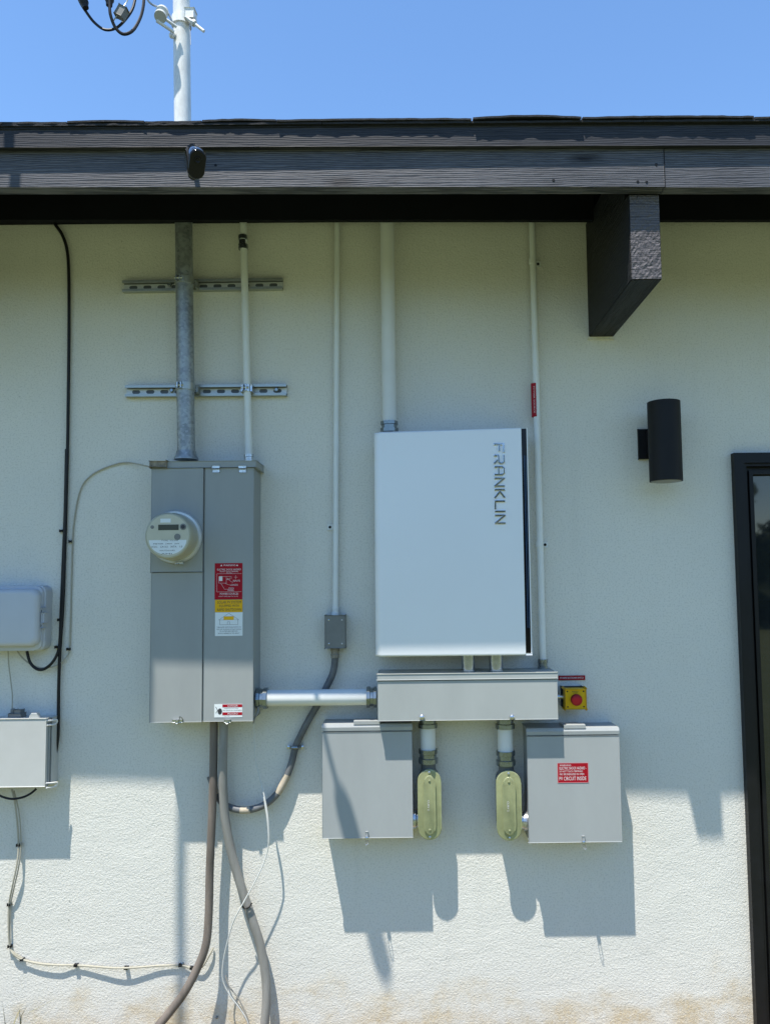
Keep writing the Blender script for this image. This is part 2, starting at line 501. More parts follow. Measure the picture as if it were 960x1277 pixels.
# ------------------------------------------------------------------ ground
def ground_mat():
    m = bpy.data.materials.new('lawn')
    m.use_nodes = True
    n, l = m.node_tree.nodes, m.node_tree.links
    b = n['Principled BSDF']; b.inputs['Roughness'].default_value = 0.95; b.inputs['Specular IOR Level'].default_value = 0.1
    tc = n.new('ShaderNodeTexCoord')
    no = n.new('ShaderNodeTexNoise'); no.inputs['Scale'].default_value = 1.3; no.inputs['Detail'].default_value = 8; l.new(tc.outputs['Object'], no.inputs['Vector'])
    gr = n.new('ShaderNodeMix'); gr.data_type = 'RGBA'
    gr.inputs[6].default_value = (0.100, 0.135, 0.052, 1); gr.inputs[7].default_value = (0.21, 0.215, 0.12, 1)
    l.new(no.outputs[0], gr.inputs[0])
    sep = n.new('ShaderNodeSeparateXYZ'); l.new(tc.outputs['Object'], sep.inputs[0])
    n2 = n.new('ShaderNodeTexNoise'); n2.inputs['Scale'].default_value = 6; n2.inputs['Detail'].default_value = 6; l.new(tc.outputs['Object'], n2.inputs['Vector'])
    ad = n.new('ShaderNodeMath'); ad.operation = 'MULTIPLY_ADD'; ad.inputs[1].default_value = 0.5
    l.new(n2.outputs[0], ad.inputs[0]); l.new(sep.outputs[1], ad.inputs[2])
    mr = n.new('ShaderNodeMapRange'); mr.inputs[1].default_value = -0.25; mr.inputs[2].default_value = 0.05
    l.new(ad.outputs[0], mr.inputs[0])
    mx = n.new('ShaderNodeMix'); mx.data_type = 'RGBA'; mx.inputs[7].default_value = (0.25, 0.18, 0.11, 1)
    l.new(gr.outputs[2], mx.inputs[6]); l.new(mr.outputs[0], mx.inputs[0]); l.new(mx.outputs[2], b.inputs['Base Color'])
    bp = n.new('ShaderNodeBump'); bp.inputs['Distance'].default_value = 0.02; l.new(n2.outputs[0], bp.inputs['Height']); l.new(bp.outputs[0], b.inputs['Normal'])
    return m
bm = bmesh.new()
vs = [bm.verts.new(v) for v in ((-400, -400, 0), (400, -400, 0), (400, 400, 0), (-400, 400, 0))]
bm.faces.new(vs)
g = obj('ground', bm, ground_mat()); g['kind'] = 'structure'

def blades(name, n, region, h, m, label):
    bm = bmesh.new()
    for _ in range(n):
        x, y = region()
        a = random.uniform(0, 2 * math.pi); hh = h * random.uniform(0.4, 1.3); wd = random.uniform(0.0015, 0.0035)
        lean = Vector((math.cos(a), math.sin(a), 0)) * hh * random.uniform(0.1, 0.8)
        if y > -0.06 and lean.y > 0: lean.y *= -1
        s = Vector((-math.sin(a), math.cos(a), 0)) * wd
        p = Vector((x, y, -0.004))
        q = p + lean * 0.4 + Vector((0, 0, hh * 0.6)); t = p + lean + Vector((0, 0, hh * random.uniform(0.75, 1)))
        v = [bm.verts.new(k) for k in (p - s, p + s, q + s * 0.7, q - s * 0.7, t)]
        bm.faces.new(v[:4]); bm.faces.new((v[3], v[2], v[4]))
    o = obj(name, bm, m)
    return tag(o, label, 'grass', kind='stuff')
GRASSM = mat('grass_blade', (0.13, 0.16, 0.05), 0.7, var=0.5, vscale=9, dirt=(0.28, 0.24, 0.11))
spots = [(random.uniform(-1.6, 1.5), -random.uniform(0.01, 0.12)) for _ in range(14)]
def near_wall():
    if random.random() < 0.10:
        c = random.choice(spots); return c[0] + random.gauss(0, 0.025), min(c[1] + random.gauss(0, 0.02), -0.012)
    return random.uniform(-3, 3), -0.1 - abs(random.gauss(0, 0.7)) - 0.03
blades('grass', 9000, near_wall, 0.075, GRASSM, 'sparse weedy grass growing along the foot of the stucco wall')
def tuft():
    return -1.385 + random.gauss(0, 0.03), -abs(random.gauss(0.03, 0.02)) - 0.01
bm_t = blades('weeds', 70, tuft, 0.25, GRASSM, 'tuft of dry weeds against the wall in the bottom left corner')

# ------------------------------------------------------------------ trees across the yard (seen mirrored in the door glass)
TREEM = mat('far_foliage', (0.05, 0.075, 0.03), 0.9, var=0.5, vscale=1.5)
bm = bmesh.new()
for _ in range(5200):
    x = random.uniform(-40, 40)
    top = 5.2 + 1.8 * math.sin(x * 0.31) + 1.2 * math.sin(x * 0.83 + 1)
    c = Vector((x, -24 + random.gauss(0, 2.2), random.uniform(0, 1) ** 0.8 * top))
    r = random.uniform(0.25, 0.6)
    n1 = Vector((random.gauss(0, 1), random.gauss(0, 1), random.gauss(0, 1))).normalized()
    t, u, v = frame_axes(n1)
    bm.faces.new([bm.verts.new(c + u * r * math.cos(k) + v * r * math.sin(k)) for k in (0, 1.3, 2.6, 3.9, 5.1)])
o = obj('tree_line', bm, TREEM)
tag(o, 'distant row of trees across the yard, mirrored in the door glass', 'trees', kind='stuff')

# ------------------------------------------------------------------ house
house = thing('house', 'pale grey-green stucco house wall with black eave, rafter beam and door', 'house', (0, 0, 0))
XL, XR = -4.5, 4.5
_, _, _, ZB = rect(480, 277, 490, 278, 0)          # wall meets eave board
doorL = P(929, 760, 0.0).x
dz_top = P(940, 571, 0).z
# wall with an opening for the door
bm = bmesh.new()
dx0, dx1, dzt = doorL, doorL + 0.95, dz_top
pts = [(XL, -0.3), (dx0, -0.3), (dx0, dzt), (dx1, dzt), (dx1, -0.3), (XR, -0.3), (XR, 3.03), (XL, 3.03)]
prism_y(pts, -0.15, 0.0, bm=bm)
obj('wall', bm, STUCCO, house)
bm = box(XL, XL + 0.15, -7, -0.152, -0.3, 3.03); bx(bm, XR - 0.15, XR, -7, -0.152, -0.3, 3.03); bx(bm, XL + 0.152, XR - 0.152, -7, -6.85, -0.3, 3.03)
obj('rear_wall', bm, STUCCO, house)
# frieze board on the wall, under the rafters
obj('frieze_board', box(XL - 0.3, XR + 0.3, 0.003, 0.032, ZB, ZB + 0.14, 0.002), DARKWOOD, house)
for v in house.children[-1].data.vertices: v.co.z -= 0.0082 * (v.co.x + 0.1)
# blocking board between the rafters, just in front of the pipes
bx0_, bx1_, _, _ = rect(785.5, 250, 823.7, 348.5, 0.539)
zbk = P(485, 277, 0.106).z
bb = box(XL - 0.3, bx0_ - 0.001, 0.106, 0.124, zbk, zbk + 0.13, 0.0015)
for v in bb.verts: v.co.z -= 0.0082 * (v.co.x + 0.1)
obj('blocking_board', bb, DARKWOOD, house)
bb = box(bx1_ + 0.001, XR + 0.3, 0.106, 0.124, zbk, zbk + 0.13, 0.0015)
for v in bb.verts: v.co.z -= 0.0082 * (v.co.x + 0.1)
obj('blocking_board', bb, DARKWOOD, house)
# roof deck, sloping
SL = 0.27
def deckz(d): return 2.9635 - (d - 0.580) * SL
def eave(o):
    """the eave is not quite level or parallel to the wall: it falls and comes forward to the right"""
    for v in o.data.vertices:
        k = max(min(v.co.x, 3), -3) + 1.55
        v.co.y -= 0.0081 * k; v.co.z -= (0.0115 if v.co.z < 2.92 else 0.0055) * k
    return o
def slab(x0, x1, d0, d1, lo, hi):
    return prism_x([(d0, deckz(d0) + lo), (d1, deckz(d1) + lo), (d1, deckz(d1) + hi), (d0, deckz(d0) + hi)], x0, x1)
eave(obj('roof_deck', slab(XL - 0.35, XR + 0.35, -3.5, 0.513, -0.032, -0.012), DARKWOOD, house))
roof = eave(obj('roof', slab(XL - 0.4, XR + 0.4, -3.5, 0.569, -0.009, -0.004), SHINGLE, house))
eave(obj('roof_rear', prism_x([(-3.5, deckz(-3.5) - 0.03), (-7.5, deckz(-3.5) - 1.1), (-7.5, deckz(-3.5) - 1.07), (-3.5, deckz(-3.5))], XL - 0.4, XR + 0.4), SHINGLE, house))
# shingles of the eave course: each strip its own piece; ends measured along the eave
def xat(px): return P(px, 150, 0.605).x
def shingle(x0, x1, lift, reach, thick=0.0055, tilt=0.0):
    bm = bmesh.new()
    n = max(int((x1 - x0) / 0.018), 2)
    def jag(): return random.uniform(-0.0016, 0.0012)
    fr, bk = [], []
    for i in range(n + 1):
        x = x0 + (x1 - x0) * i / n
        s = i / n
        lf = lift + tilt * math.sin(s * math.pi) + jag() * 0.35
        rc = reach + jag()
        fr.append((bm.verts.new((x, -rc, deckz(rc) + lf)), bm.verts.new((x, -rc, deckz(rc) + lf + thick))))
        bk.append((bm.verts.new((x, -0.28, deckz(0.28) + 0.002)), bm.verts.new((x, -0.28, deckz(0.28) + 0.002 + thick))))
    for i in range(n):
        a, b, c, d = fr[i], fr[i + 1], bk[i], bk[i + 1]
        bm.faces.new((a[0], b[0], b[1], a[1])); bm.faces.new((a[1], b[1], d[1], c[1])); bm.faces.new((a[0], c[0], d[0], b[0]))
    bm.faces.new((fr[0][0], fr[0][1], bk[0][1], bk[0][0])); bm.faces.new((fr[-1][0], bk[-1][0], bk[-1][1], fr[-1][1]))
    return bm
x = XL - 0.4; lowers = []
while x < XR + 0.4:
    x2 = min(x + 0.93, XR + 0.41); lowers.append((x, x2)); x = x2 + 0.002
for a, b in lowers: eave(obj('shingle', shingle(a, b, -0.003, 0.5775, 0.006), SHINGLE, roof))
tops = [(-2.9, xat(80) - 0.004, 0.0035, 0.5785, 0.001), (xat(80), xat(177), 0.0045, 0.5795, 0.003), (xat(178), xat(249), 0.0035, 0.578, 0.0), (xat(250), xat(343), 0.0055, 0.5805, 0.003),
        (xat(344), xat(588), 0.0045, 0.582, 0.002), (xat(590), xat(725), 0.0060, 0.5855, 0.006), (xat(727), xat(940), 0.0055, 0.583, 0.003), (xat(942), 2.2, 0.004, 0.580, 0.002)]
for a, b, lf, rc, tl in tops: eave(obj('shingle', shingle(a, b, lf, rc, 0.0055, tl), SHINGLE, roof))
bm = bmesh.new()
for r in range(1, 27):
    d = 0.577 - r * 0.145
    x = XL - 0.4 - (r % 2) * 0.15
    while x < XR + 0.4:
        x2 = min(x + 0.305, XR + 0.4); x1 = max(x, XL - 0.4)
        h = 0.010 + random.uniform(0, 0.003)
        prism_x([(d, deckz(d) + h), (d - 0.16, deckz(d - 0.16) + 0.004), (d - 0.16, deckz(d - 0.16) + 0.009), (d, deckz(d) + h + 0.006)], x1 + 0.002, x2 - 0.002, bm)
        x = x2
o = eave(obj('shingle_courses', bm, SHINGLE, roof)); o['kind'] = 'stuff'
# fascia: two boards meeting beside the beam
fz0, fz1 = 2.7915, 2.935
jx = P(827, 215, 0.565).x
def board(x0, x1, d0, d1, z0, z1, wob=0.0012, bev=0.002):
    bm = bx(bmesh.new(), x0, x1, d0, d1, z0, z1, bev, 2)
    return bm
eave(obj('fascia_board', board(-1.95, jx - 0.0012, 0.515, 0.554, fz0, fz1), WOOD, house))
eave(obj('fascia_board', board(jx + 0.0012, 2.9, 0.515, 0.5525, fz0 - 0.001, fz1), WOOD, house))
eave(obj('fascia_board', board(XL - 0.35, -1.952, 0.515, 0.554, fz0, fz1), WOOD, house))
eave(obj('fascia_board', board(2.902, XR + 0.35, 0.515, 0.554, fz0, fz1), WOOD, house))
fb_ = [o for o in house.children if o.name.startswith('fascia_board')][0]
for nx, ny in ((795, 226), (806, 226.5), (818, 205), (269, 206), (690, 224)):
    q = P(nx, ny, 0.5735 if nx > 500 else 0.5625)
    q.y = -(0.554 + 0.0081 * (q.x + 1.55)) 
    obj('nail_head', lathe(bmesh.new(), q, q + Vector((0, -1, 0)), [(0, .0042), (.0012, .004), (.0014, 0)], 10), BLACK, fb_)
# upper trim board of two lengths
tz0, tz1 = 2.909, deckz(0.566) - 0.010
tj = P(1010, 170, 0.585).x
eave(obj('trim_board', board(XL - 0.36, tj - 0.001, 0.5550, 0.5660, tz0, tz1, bev=0.003), TRIMW, house))
eave(obj('trim_board', board(tj + 0.001, XR + 0.36, 0.5550, 0.5668, tz0 + 0.001, tz1, bev=0.003), TRIMW, house))
# rafter beam
bx0, bx1, bz0, bz1 = rect(785.5, 250, 823.7, 348.5, 0.539)
bzm = fz0 - 0.0295
bz1 = deckz(0.5) - 0.06
def beam_bm(x0, x1):
    b = prism_x([(0.001, bz0), (0.537, bz0), (0.537, bzm), (0.490, bzm), (0.490, bz1), (0.001, bz1)], x0, x1)
    bmesh.ops.bevel(b, geom=b.edges[:], offset=0.0025, segments=2, affect='EDGES')
    return b
beam = obj('rafter_beam', beam_bm(bx0, bx1), WOODB, house)
bz1 = bzm
bm = bmesh.new()
N1, N2 = 14, 26
grid = [[bm.verts.new((bx0 + 0.002 + (bx1 - bx0 - 0.004) * i / N1, -0.5375 - random.uniform(0, 0.0022), bz0 + 0.002 + (bz1 - bz0 - 0.006) * j / N2)) for j in range(N2 + 1)] for i in range(N1 + 1)]
for i in range(N1):
    for j in range(N2):
        bm.faces.new((grid[i][j], grid[i + 1][j], grid[i + 1][j + 1], grid[i][j + 1]))
ring = [grid[i][0] for i in range(N1 + 1)] + [grid[N1][j] for j in range(1, N2 + 1)] + [grid[i][N2] for i in range(N1 - 1, -1, -1)] + [grid[0][j] for j in range(N2 - 1, 0, -1)]
back = [bm.verts.new((v.co.x, -0.535, v.co.z)) for v in ring]
for i in range(len(ring)):
    bm.faces.new((ring[i], back[i], back[(i + 1) % len(ring)], ring[(i + 1) % len(ring)]))
obj('beam_end', bm, WOODEND, beam)
obj('caulk_line', box(bx0 - 0.004, bx1 + 0.002, 0.001, 0.006, bz0 - 0.010, bz0 - 0.001, 0.001), STUCCO, beam)
# more beams further along the eave, outside the frame
for xx in (bx0 + 2.44, bx0 - 2.44):
    obj('rafter_beam', beam_bm(xx, xx + bx1 - bx0), WOODB, house)

# door on the right
door = thing('door', 'x', 'x', (0, 0, 0))
bpy.data.objects.remove(door)
dL, dT = P(915.5, 590, 0.028).x, P(935, 564.5, 0.028).z
cw = 0.036
bm = bmesh.new()
dR = dx1 + 0.04
prism_y([(dL, -0.02), (dL + cw, -0.02), (dL + cw, dT - cw), (dR - cw, dT - cw), (dR - cw, -0.02), (dR, -0.02), (dR, dT), (dL, dT)], 0.001, 0.028, bm=bm)
dr = obj('door', bm, FRAMEB, house)
def frame(a, dd0, dd1, wdt, name, m):
    x0, x1, zt = dL + a, dR - a, dT - a
    return obj(name, prism_y([(x0, -0.02), (x0 + wdt, -0.02), (x0 + wdt, zt - wdt), (x1 - wdt, zt - wdt), (x1 - wdt, -0.02), (x1, -0.02), (x1, zt), (x0, zt)], dd0, dd1), m, dr)
frame(cw + 0.001, -0.04, 0.018, 0.010, 'casing_bead', FRAMEB)
frame(cw + 0.012, -0.05, -0.004, 0.012, 'jamb', FRAMEB)
frame(cw + 0.025, -0.05, 0.006, 0.014, 'sash_stile', FRAMEB)
px0 = dL + cw + 0.040
GLASS = mat('door_glass', (0.012, 0.015, 0.017), 0.03, spec=0.6, coat=0.3)
obj('pane', box(px0, dR - cw - 0.040, -0.03, -0.022, 0.0, dT - cw - 0.040), GLASS, dr)

# ------------------------------------------------------------------ reusable bits
def screw(parent, c, r=0.004, m=None, name='screw'):
    a = Vector(c)
    return obj(name, lathe(bmesh.new(), a, a + Vector((0, -1, 0)), [(0, r), (r * 0.35, r * 0.95), (r * 0.6, r * 0.5), (r * 0.62, 0)], 12), m or ZINC, parent, True)

def coupling(parent, a, b, r, m=None, name='coupling', hexy=True):
    """a compression fitting: nuts either end of a barrel"""
    L = (b - a).length
    bm = lathe(bmesh.new(), a, b, [(0, r * 1.0), (0, r * 1.22), (L * 0.3, r * 1.22), (L * 0.34, r * 1.08), (L * 0.62, r * 1.08), (L * 0.66, r * 1.25), (L, r * 1.25), (L, r)], 10 if hexy else 24)
    return obj(name, bm, m or ZINC, parent, not hexy)

def one_hole_strap(parent, c, r, side=1, m=None):
    """strap round a vertical pipe with a foot on the wall"""
    m = m or PVCW
    bm = bmesh.new()
    h = 0.010
    lathe(bm, c - Vector((0, 0, h)), c + Vector((0, 0, h)), [(0, r * 1.0), (0, r * 1.14), (2 * h, r * 1.14), (2 * h, r)], 20)
    bx(bm, min(c.x, c.x + side * (r + 0.022)), max(c.x, c.x + side * (r + 0.022)), 0.001, 0.004, c.z - h, c.z + h, 0.001)
    o = obj('strap', bm, m, parent, True)
    sc = screw(o, (c.x + side * (r + 0.012), -0.004, c.z), 0.005, BLACK)
    return o

def clip(parent, c, w=0.011, h=0.007, rot=0, m=None):
    return obj('clip', box(c.x - w / 2, c.x + w / 2, 0.001, -c.y + 0.005, c.z - h / 2, c.z + h / 2, 0.0012), m or BLACK, parent)

def pipe_v(px_top, px_bot, y0, y1, d, r, m, parent, name='pipe', n=24):
    a, b = P(px_top, y0, d), P(px_bot, y1, d)
    return obj(name, cyl(a, b, r, n), m, parent, True), a, b

# ------------------------------------------------------------------ service mast
mx_ = P(232.6, 560, 0.072).x
mz0 = P(232, 572, 0.072).z
mast = thing('service_mast', 'thick galvanised service mast rising from the meter panel through the roof', 'pipe', (mx_, -0.072, mz0))
r_ = 0.0303
mtopx = P(227.5, 60, 0.072).x
def mastp(z):
    t = (z - mz0) / (3.5 - mz0)
    return Vector((mx_ + (mtopx - mx_) * t, -0.072, z))
obj('pipe', cyl(mastp(mz0), mastp(3.02), r_, 28), GALVP, mast, True)
obj('painted_pipe', cyl(mastp(3.021), mastp(4.7), r_ * 0.975, 28), MASTW, mast, True)
a = mastp(mz0 - 0.004)
obj('hub', lathe(bmesh.new(), a, a + Vector((0, 0, 0.03)), [(0, 0.041), (0.006, 0.041), (0.012, 0.037), (0.03, 0.033)], 28), GALVP, mast, True)
# weatherhead above the frame
wt = mastp(4.7)
obj('weatherhead', lathe(bmesh.new(), wt - Vector((0, 0, .02)), wt + Vector((0, -0.02, 0.2)), [(0, 0.036), (0.05, 0.04), (0.06, 0.06), (0.12, 0.065), (0.17, 0.04), (0.19, 0.0)], 20), GALV, mast, True)
# roof flashing boot
fb = mastp(deckz(0.072) + 0.005)
obj('flashing', lathe(bmesh.new(), fb, fb + Vector((0, 0, .1)), [(0, 0.11), (0.006, 0.11), (0.03, 0.05), (0.09, 0.034)], 24), GALV, mast, True)
# clamp with porcelain spool, just above the eave in the picture
cz = P(229, 28, 0.072).z
cc = mastp(cz)
clampo = thing('service_clamp', 'white painted mast clamp with spool insulator and long bolt', 'clamp', cc)
obj('band', lathe(bmesh.new(), cc - Vector((0, 0, .016)), cc + Vector((0, 0, .016)), [(0, r_), (0, r_ + 0.005), (0.032, r_ + 0.005), (0.032, r_)], 28), MASTW, clampo, True)
bm = box(cc.x + 0.026, cc.x + 0.058, 0.085, 0.10, cz - 0.017, cz + 0.019, 0.003)
bx(bm, cc.x + 0.026, cc.x + 0.058, 0.108, 0.122, cz - 0.019, cz + 0.017, 0.003)
obj('ear', bm, MASTW, clampo)
b0 = P(233, 22, 0.13); b1 = P(254.5, 39, 0.14)
obj('bolt', cyl(b0, b1, 0.0055, 10), MASTW, clampo, True)
bb = b0.lerp(b1, 0.35)
obj('nut', cyl(bb, bb + (b1 - b0).normalized() * 0.010, 0.012, 6), MASTW, clampo)
arm0 = P(219, 37, 0.12); arm1 = P(197, 22, 0.15)
sd = (arm1 - arm0).normalized()
perp = sd.cross(Vector((0, -1, 0))).normalized()
bm = bmesh.new()
for s in (-1, 1):
    tube([arm0 + perp * 0.011 * s, arm1 + perp * 0.012 * s], 0.0058, 8, bm)
obj('bracket', bm, MASTW, clampo, True)
sp0 = P(203, 14, 0.13); sp1 = P(199, 24, 0.17)
obj('spool_insulator', lathe(bmesh.new(), sp0, sp1, [(0, 0.010), (0, 0.021), (0.012, 0.021), (0.02, 0.012), (0.032, 0.012), (0.04, 0.021), (0.052, 0.021), (0.052, 0.01)], 20), INSUL, clampo, True)
lug = P(214.5, 44, 0.10)
obj('lug', lathe(bmesh.new(), lug + Vector((0, .01, .012)), lug + Vector((0, -.01, -.014)), [(0, 0.006), (0.004, 0.011), (0.02, 0.010), (0.03, 0.005)], 12), MASTW, clampo, True)
obj('eye_strap', tube(PP((216, 30, .11), (211, 18, .12), (204, 9, .13), (196, 8, .14), (188, 4, .15), (180, -6, 0.16)), 0.0035, 8), GALV, clampo, True)
obj('wire_tie', tube(PP((236, 24, .12), (237.5, 40, .125), (238, 56, .125)), 0.0012, 6), GALV, clampo, True)
# service drop: triplex cable leaving towards the upper left of the picture, along the sun's azimuth
az = Vector((-0.6175, -1.0, 0))
s0 = P(186, -2, 0.16)
def droppt(t): return Vector((s0.x, s0.y, 0)) + az * t + Vector((0, 0, s0.z + 0.02 + 0.16 * t + 0.012 * t * t))
bm = bmesh.new()
for k in range(3):
    pts = []
    for i in range(160):
        t = i * 0.08; ph = t * 9 + k * 2.094
        c = droppt(t)
        pts.append(c + Vector((0.85, -0.52, 0)) * math.cos(ph) * 0.009 + Vector((0, 0, 1)) * math.sin(ph) * 0.009)
    tube(pts, 0.0075, 8, bm, k=1)
o = obj('service_drop_cable', bm, BLACKC, None, True)
tag(o, 'black twisted service drop cable leaving the mast clamp overhead', 'cable')
# drip loops with tap connectors at the top left of the frame
o = thing('service_splices', 'black drip loops with splice connectors hanging left of the mast top', 'cable', P(150, 40, 0.3))
obj('drip_loop', tube(PP((96, -8, .34), (101, 4, .34), (108, 15, .34), (118, 28, .33), (131, 37, .33), (145, 35, .32), (157, 24, .31), (166, 10, .3), (170, -8, .29)), 0.0045, 8), BLACKC, o, True)
obj('drip_loop', tube(PP((136, -12, .36), (137, 4, .36), (138, 18, .36), (144, 34, .35), (154, 42.5, .34), (166, 38, .33), (175, 23, .31), (179, 8, .3), (180, -8, .29)), 0.005, 8), BLACKC, o, True)
for (xa, ya, xb, yb) in ((100, -14, 107.5, 11), (137.5, -18, 136.5, 8)):
    a, b = P(xa, ya, .35), P(xb, yb, .35); L = (b - a).length
    obj('splice_sleeve', lathe(bmesh.new(), a, b, [(0, 0.010), (L * .2, 0.0145), (L * .72, 0.0145), (L * .8, 0.011), (L * .97, 0.010), (L, 0.006)], 14), BLACKC, o, True)
tc_ = P(152, 16, .34)
bm = box(-0.013, 0.013, -0.012, 0.012, -0.017, 0.017, 0.003)
bmesh.ops.rotate(bm, verts=bm.verts[:], matrix=Matrix.Rotation(math.radians(28), 3, 'Y')); bmesh.ops.translate(bm, verts=bm.verts[:], vec=tc_)
obj('tap_connector', bm, GREYD, o)
obj('neutral_wire', tube(PP((141, 27, .34), (146, 20, .34), (152, 12, .34), (158, 3, .33), (163, -8, .33)), 0.0022, 6), INSUL, o, True)
# ------------------------------------------------------------------ strut channels
def strut(px0, y0, px1, y1, label, dark=False):
    a, b = P(px0, y0, 0.022), P(px1, y1, 0.022)
    h = 0.0205
    o = thing('strut_channel', label, 'metal rail', (a + b) / 2, 'slotted metal rails behind the mast')
    n = Vector((0, 0, 1)) - (b - a).normalized() * (b - a).normalized().z
    n.normalize(); L = b - a
    def slab2(z0, z1, d0, d1, bm):
        q = bmesh.ops.create_cube(bm, size=1)['verts']
        for v in q:
            base = a + L * (v.co.x + 0.5)
            z = z0 if v.co.z < 0 else z1; d = d0 if v.co.y > 0 else d1
            v.co = Vector((base.x, -d, base.z)) + n * z
    bm = bmesh.new()
    slab2(h - 0.0025, h, 0.0015, 0.022, bm); slab2(-h, -h + 0.0025, 0.0015, 0.022, bm)
    slab2(h - 0.009, h - 0.0026, 0.0195, 0.022, bm); slab2(-h + 0.0026, -h + 0.009, 0.0195, 0.022, bm)
    slab2(h - 0.009, h - 0.0066, 0.0145, 0.0193, bm); slab2(-h + 0.0066, -h + 0.009, 0.0145, 0.0193, bm)
    obj('channel', bm, STRUT, o)
    # slotted web
    bm = bmesh.new()
    Lm = L.length; t = L.normalized()
    pitch = 0.0508; ns = int(Lm / pitch); slot = 0.0145; hh = 0.0068
    off = (Lm - ns * pitch) / 2
    def q(u0, u1, z0, z1):
        vs = []
        for (u, z) in ((u0, z0), (u1, z0), (u1, z1), (u0, z1)):
            c = a + t * u + n * z; vs.append(bm.verts.new((c.x, -0.0042, c.z)))
        bm.faces.new(vs)
    q(0, Lm, -0.0112, -hh); q(0, Lm, hh, 0.0112)
    xs = 0
    for i in range(ns):
        c = off + (i + 0.5) * pitch
        q(xs, c - slot, -hh, hh); xs = c + slot
        for sgn in (-1, 1):       # rounded slot ends
            prev = None
            for k in range(7):
                an = math.pi / 2 * k / 6
                u = c + sgn * (slot - hh + hh * math.cos(an)); z = hh * math.sin(an)
                if prev:
                    for s2 in (-1, 1):
                        vs = []
                        for (uu, zz) in ((prev[0], prev[1] * s2), (u, z * s2), (c + sgn * slot, z * s2), (c + sgn * slot, prev[1] * s2)):
                            cc_ = a + t * uu + n * zz; vs.append(bm.verts.new((cc_.x, -0.0042, cc_.z)))
                        try: bm.faces.new(vs)
                        except ValueError: pass
                prev = (u, z)
    q(xs, Lm, -hh, hh)
    obj('slotted_web', bm, WEBM, o)
    bm = bmesh.new(); slab2(-h + 0.0026, h - 0.0026, 0.0012, 0.0026, bm); obj('channel_shade', bm, GASK, o)  # added dark plate, stands for the shade inside the channel and slots
    return o, a, b, n
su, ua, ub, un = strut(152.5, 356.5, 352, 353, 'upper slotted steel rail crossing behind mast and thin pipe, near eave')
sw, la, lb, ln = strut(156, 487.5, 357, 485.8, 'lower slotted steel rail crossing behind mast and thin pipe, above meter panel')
for so_, (bxp, byp) in ((sw, (214.5, 487)), (sw, (345, 486.2)), (su, (212, 355))):
    c = P(bxp, byp, 0.006)
    obj('bolt', lathe(bmesh.new(), c, c + Vector((0, -1, 0)), [(0, 0.008), (0.006, 0.008), (0.007, 0.006), (0.007, 0)], 6), DARKFIT, so_)
def clamp(so_, c, r, m):
    bm = bmesh.new()
    lathe(bm, c - Vector((0, 0, .0125)), c + Vector((0, 0, .0125)), [(0, r), (0, r + 0.003), (0.025, r + 0.003), (0.025, r)], 26)
    for s in (-1, 1):
        bx(bm, c.x + s * (r + 0.004) - 0.0035, c.x + s * (r + 0.004) + 0.0035, 0.018, 0.05, c.z - 0.0125, c.z + 0.0125, 0.001)
    o = obj('pipe_clamp', bm, m, so_, True)
    k = Vector((c.x - r * 0.35, c.y - r - 0.004, c.z))
    bmm = cyl(k + Vector((-0.013, 0, 0)), k + Vector((0.013, 0, 0)), 0.004, 8)
    bx(bmm, k.x - 0.008, k.x - 0.005, -k.y - 0.005, -k.y + 0.007, k.z - 0.011, k.z + 0.011, 0.001)
    bx(bmm, k.x + 0.004, k.x + 0.007, -k.y - 0.005, -k.y + 0.007, k.z - 0.011, k.z + 0.011, 0.001)
    obj('clamp_screw', bmm, ZINC, o)
clamp(su, mastp(P(230, 351, 0.072).z), r_, STRUT)
clamp(sw, mastp(P(231, 483, 0.072).z), r_, STRUT)

# ------------------------------------------------------------------ thin pipe on the struts
tp = thing('thin_pipe', 'thin painted pipe with dark coupling between mast and meter panel top right', 'pipe', P(311, 570, 0.04))
_, ta, tb = pipe_v(302.6, 310.6, 240, 572, 0.040, 0.0128, PVCW, tp)
td = (tb - ta).normalized()
ca = P(303, 294, 0.040); cb = P(303.4, 311, 0.040)
coupling(tp, ca, cb, 0.0135, DARKFIT, hexy=False)
coupling(tp, P(310.4, 567, 0.040), P(310.8, 577, 0.040), 0.014, ZINC, 'connector', hexy=False)
clamp(tp, P(308.2, 484.5, 0.040), 0.0128, ZINC)

# pipe above the small junction box
mp_ = thing('slim_conduit', 'slim white conduit running down from eave to small grey junction box', 'pipe', P(418, 765, 0.02))
_, a1, b1_ = pipe_v(420.6, 418.2, 250, 766, 0.018, 0.0098, PVCW, mp_)
one_hole_strap(mp_, P(418.6, 657, 0.018), 0.0098, -1)
coupling(mp_, P(418.3, 757, 0.018), P(418.2, 767, 0.018), 0.0105, PVCW, 'connector', hexy=False)
jb0, jb1, jz0, jz1 = rect(405, 767.5, 430.5, 808.5, 0.052)
jb = thing('junction_box', 'small dark grey junction box at bottom of the slim conduit', 'electrical box', ((jb0 + jb1) / 2, 0, jz0))
obj('body', box(jb0 + 0.001, jb1 - 0.001, 0.001, 0.046, jz0 + 0.001, jz1 - 0.001, 0.003), GREYD, jb)
obj('cover', box(jb0, jb1, 0.0465, 0.052, jz0, jz1, 0.003), GREYD, jb)
for sx in (0.2, 0.84):
    for sz in (0.14, 0.86): screw(jb, (jb0 + (jb1 - jb0) * sx, -0.052, jz0 + (jz1 - jz0) * sz), 0.0028)

# thick pipe over the white unit
kp = thing('thick_conduit', 'thick white conduit running from eave down into the white battery controller', 'pipe', P(485, 530, 0.05))
_, a1, b1_ = pipe_v(482.2, 485.6, 236, 534, 0.055, 0.0252, PVCBIG, kp)
coupling(kp, P(485.3, 526, 0.055), P(485.6, 539, 0.055), 0.0262, DARKFIT, 'connector')

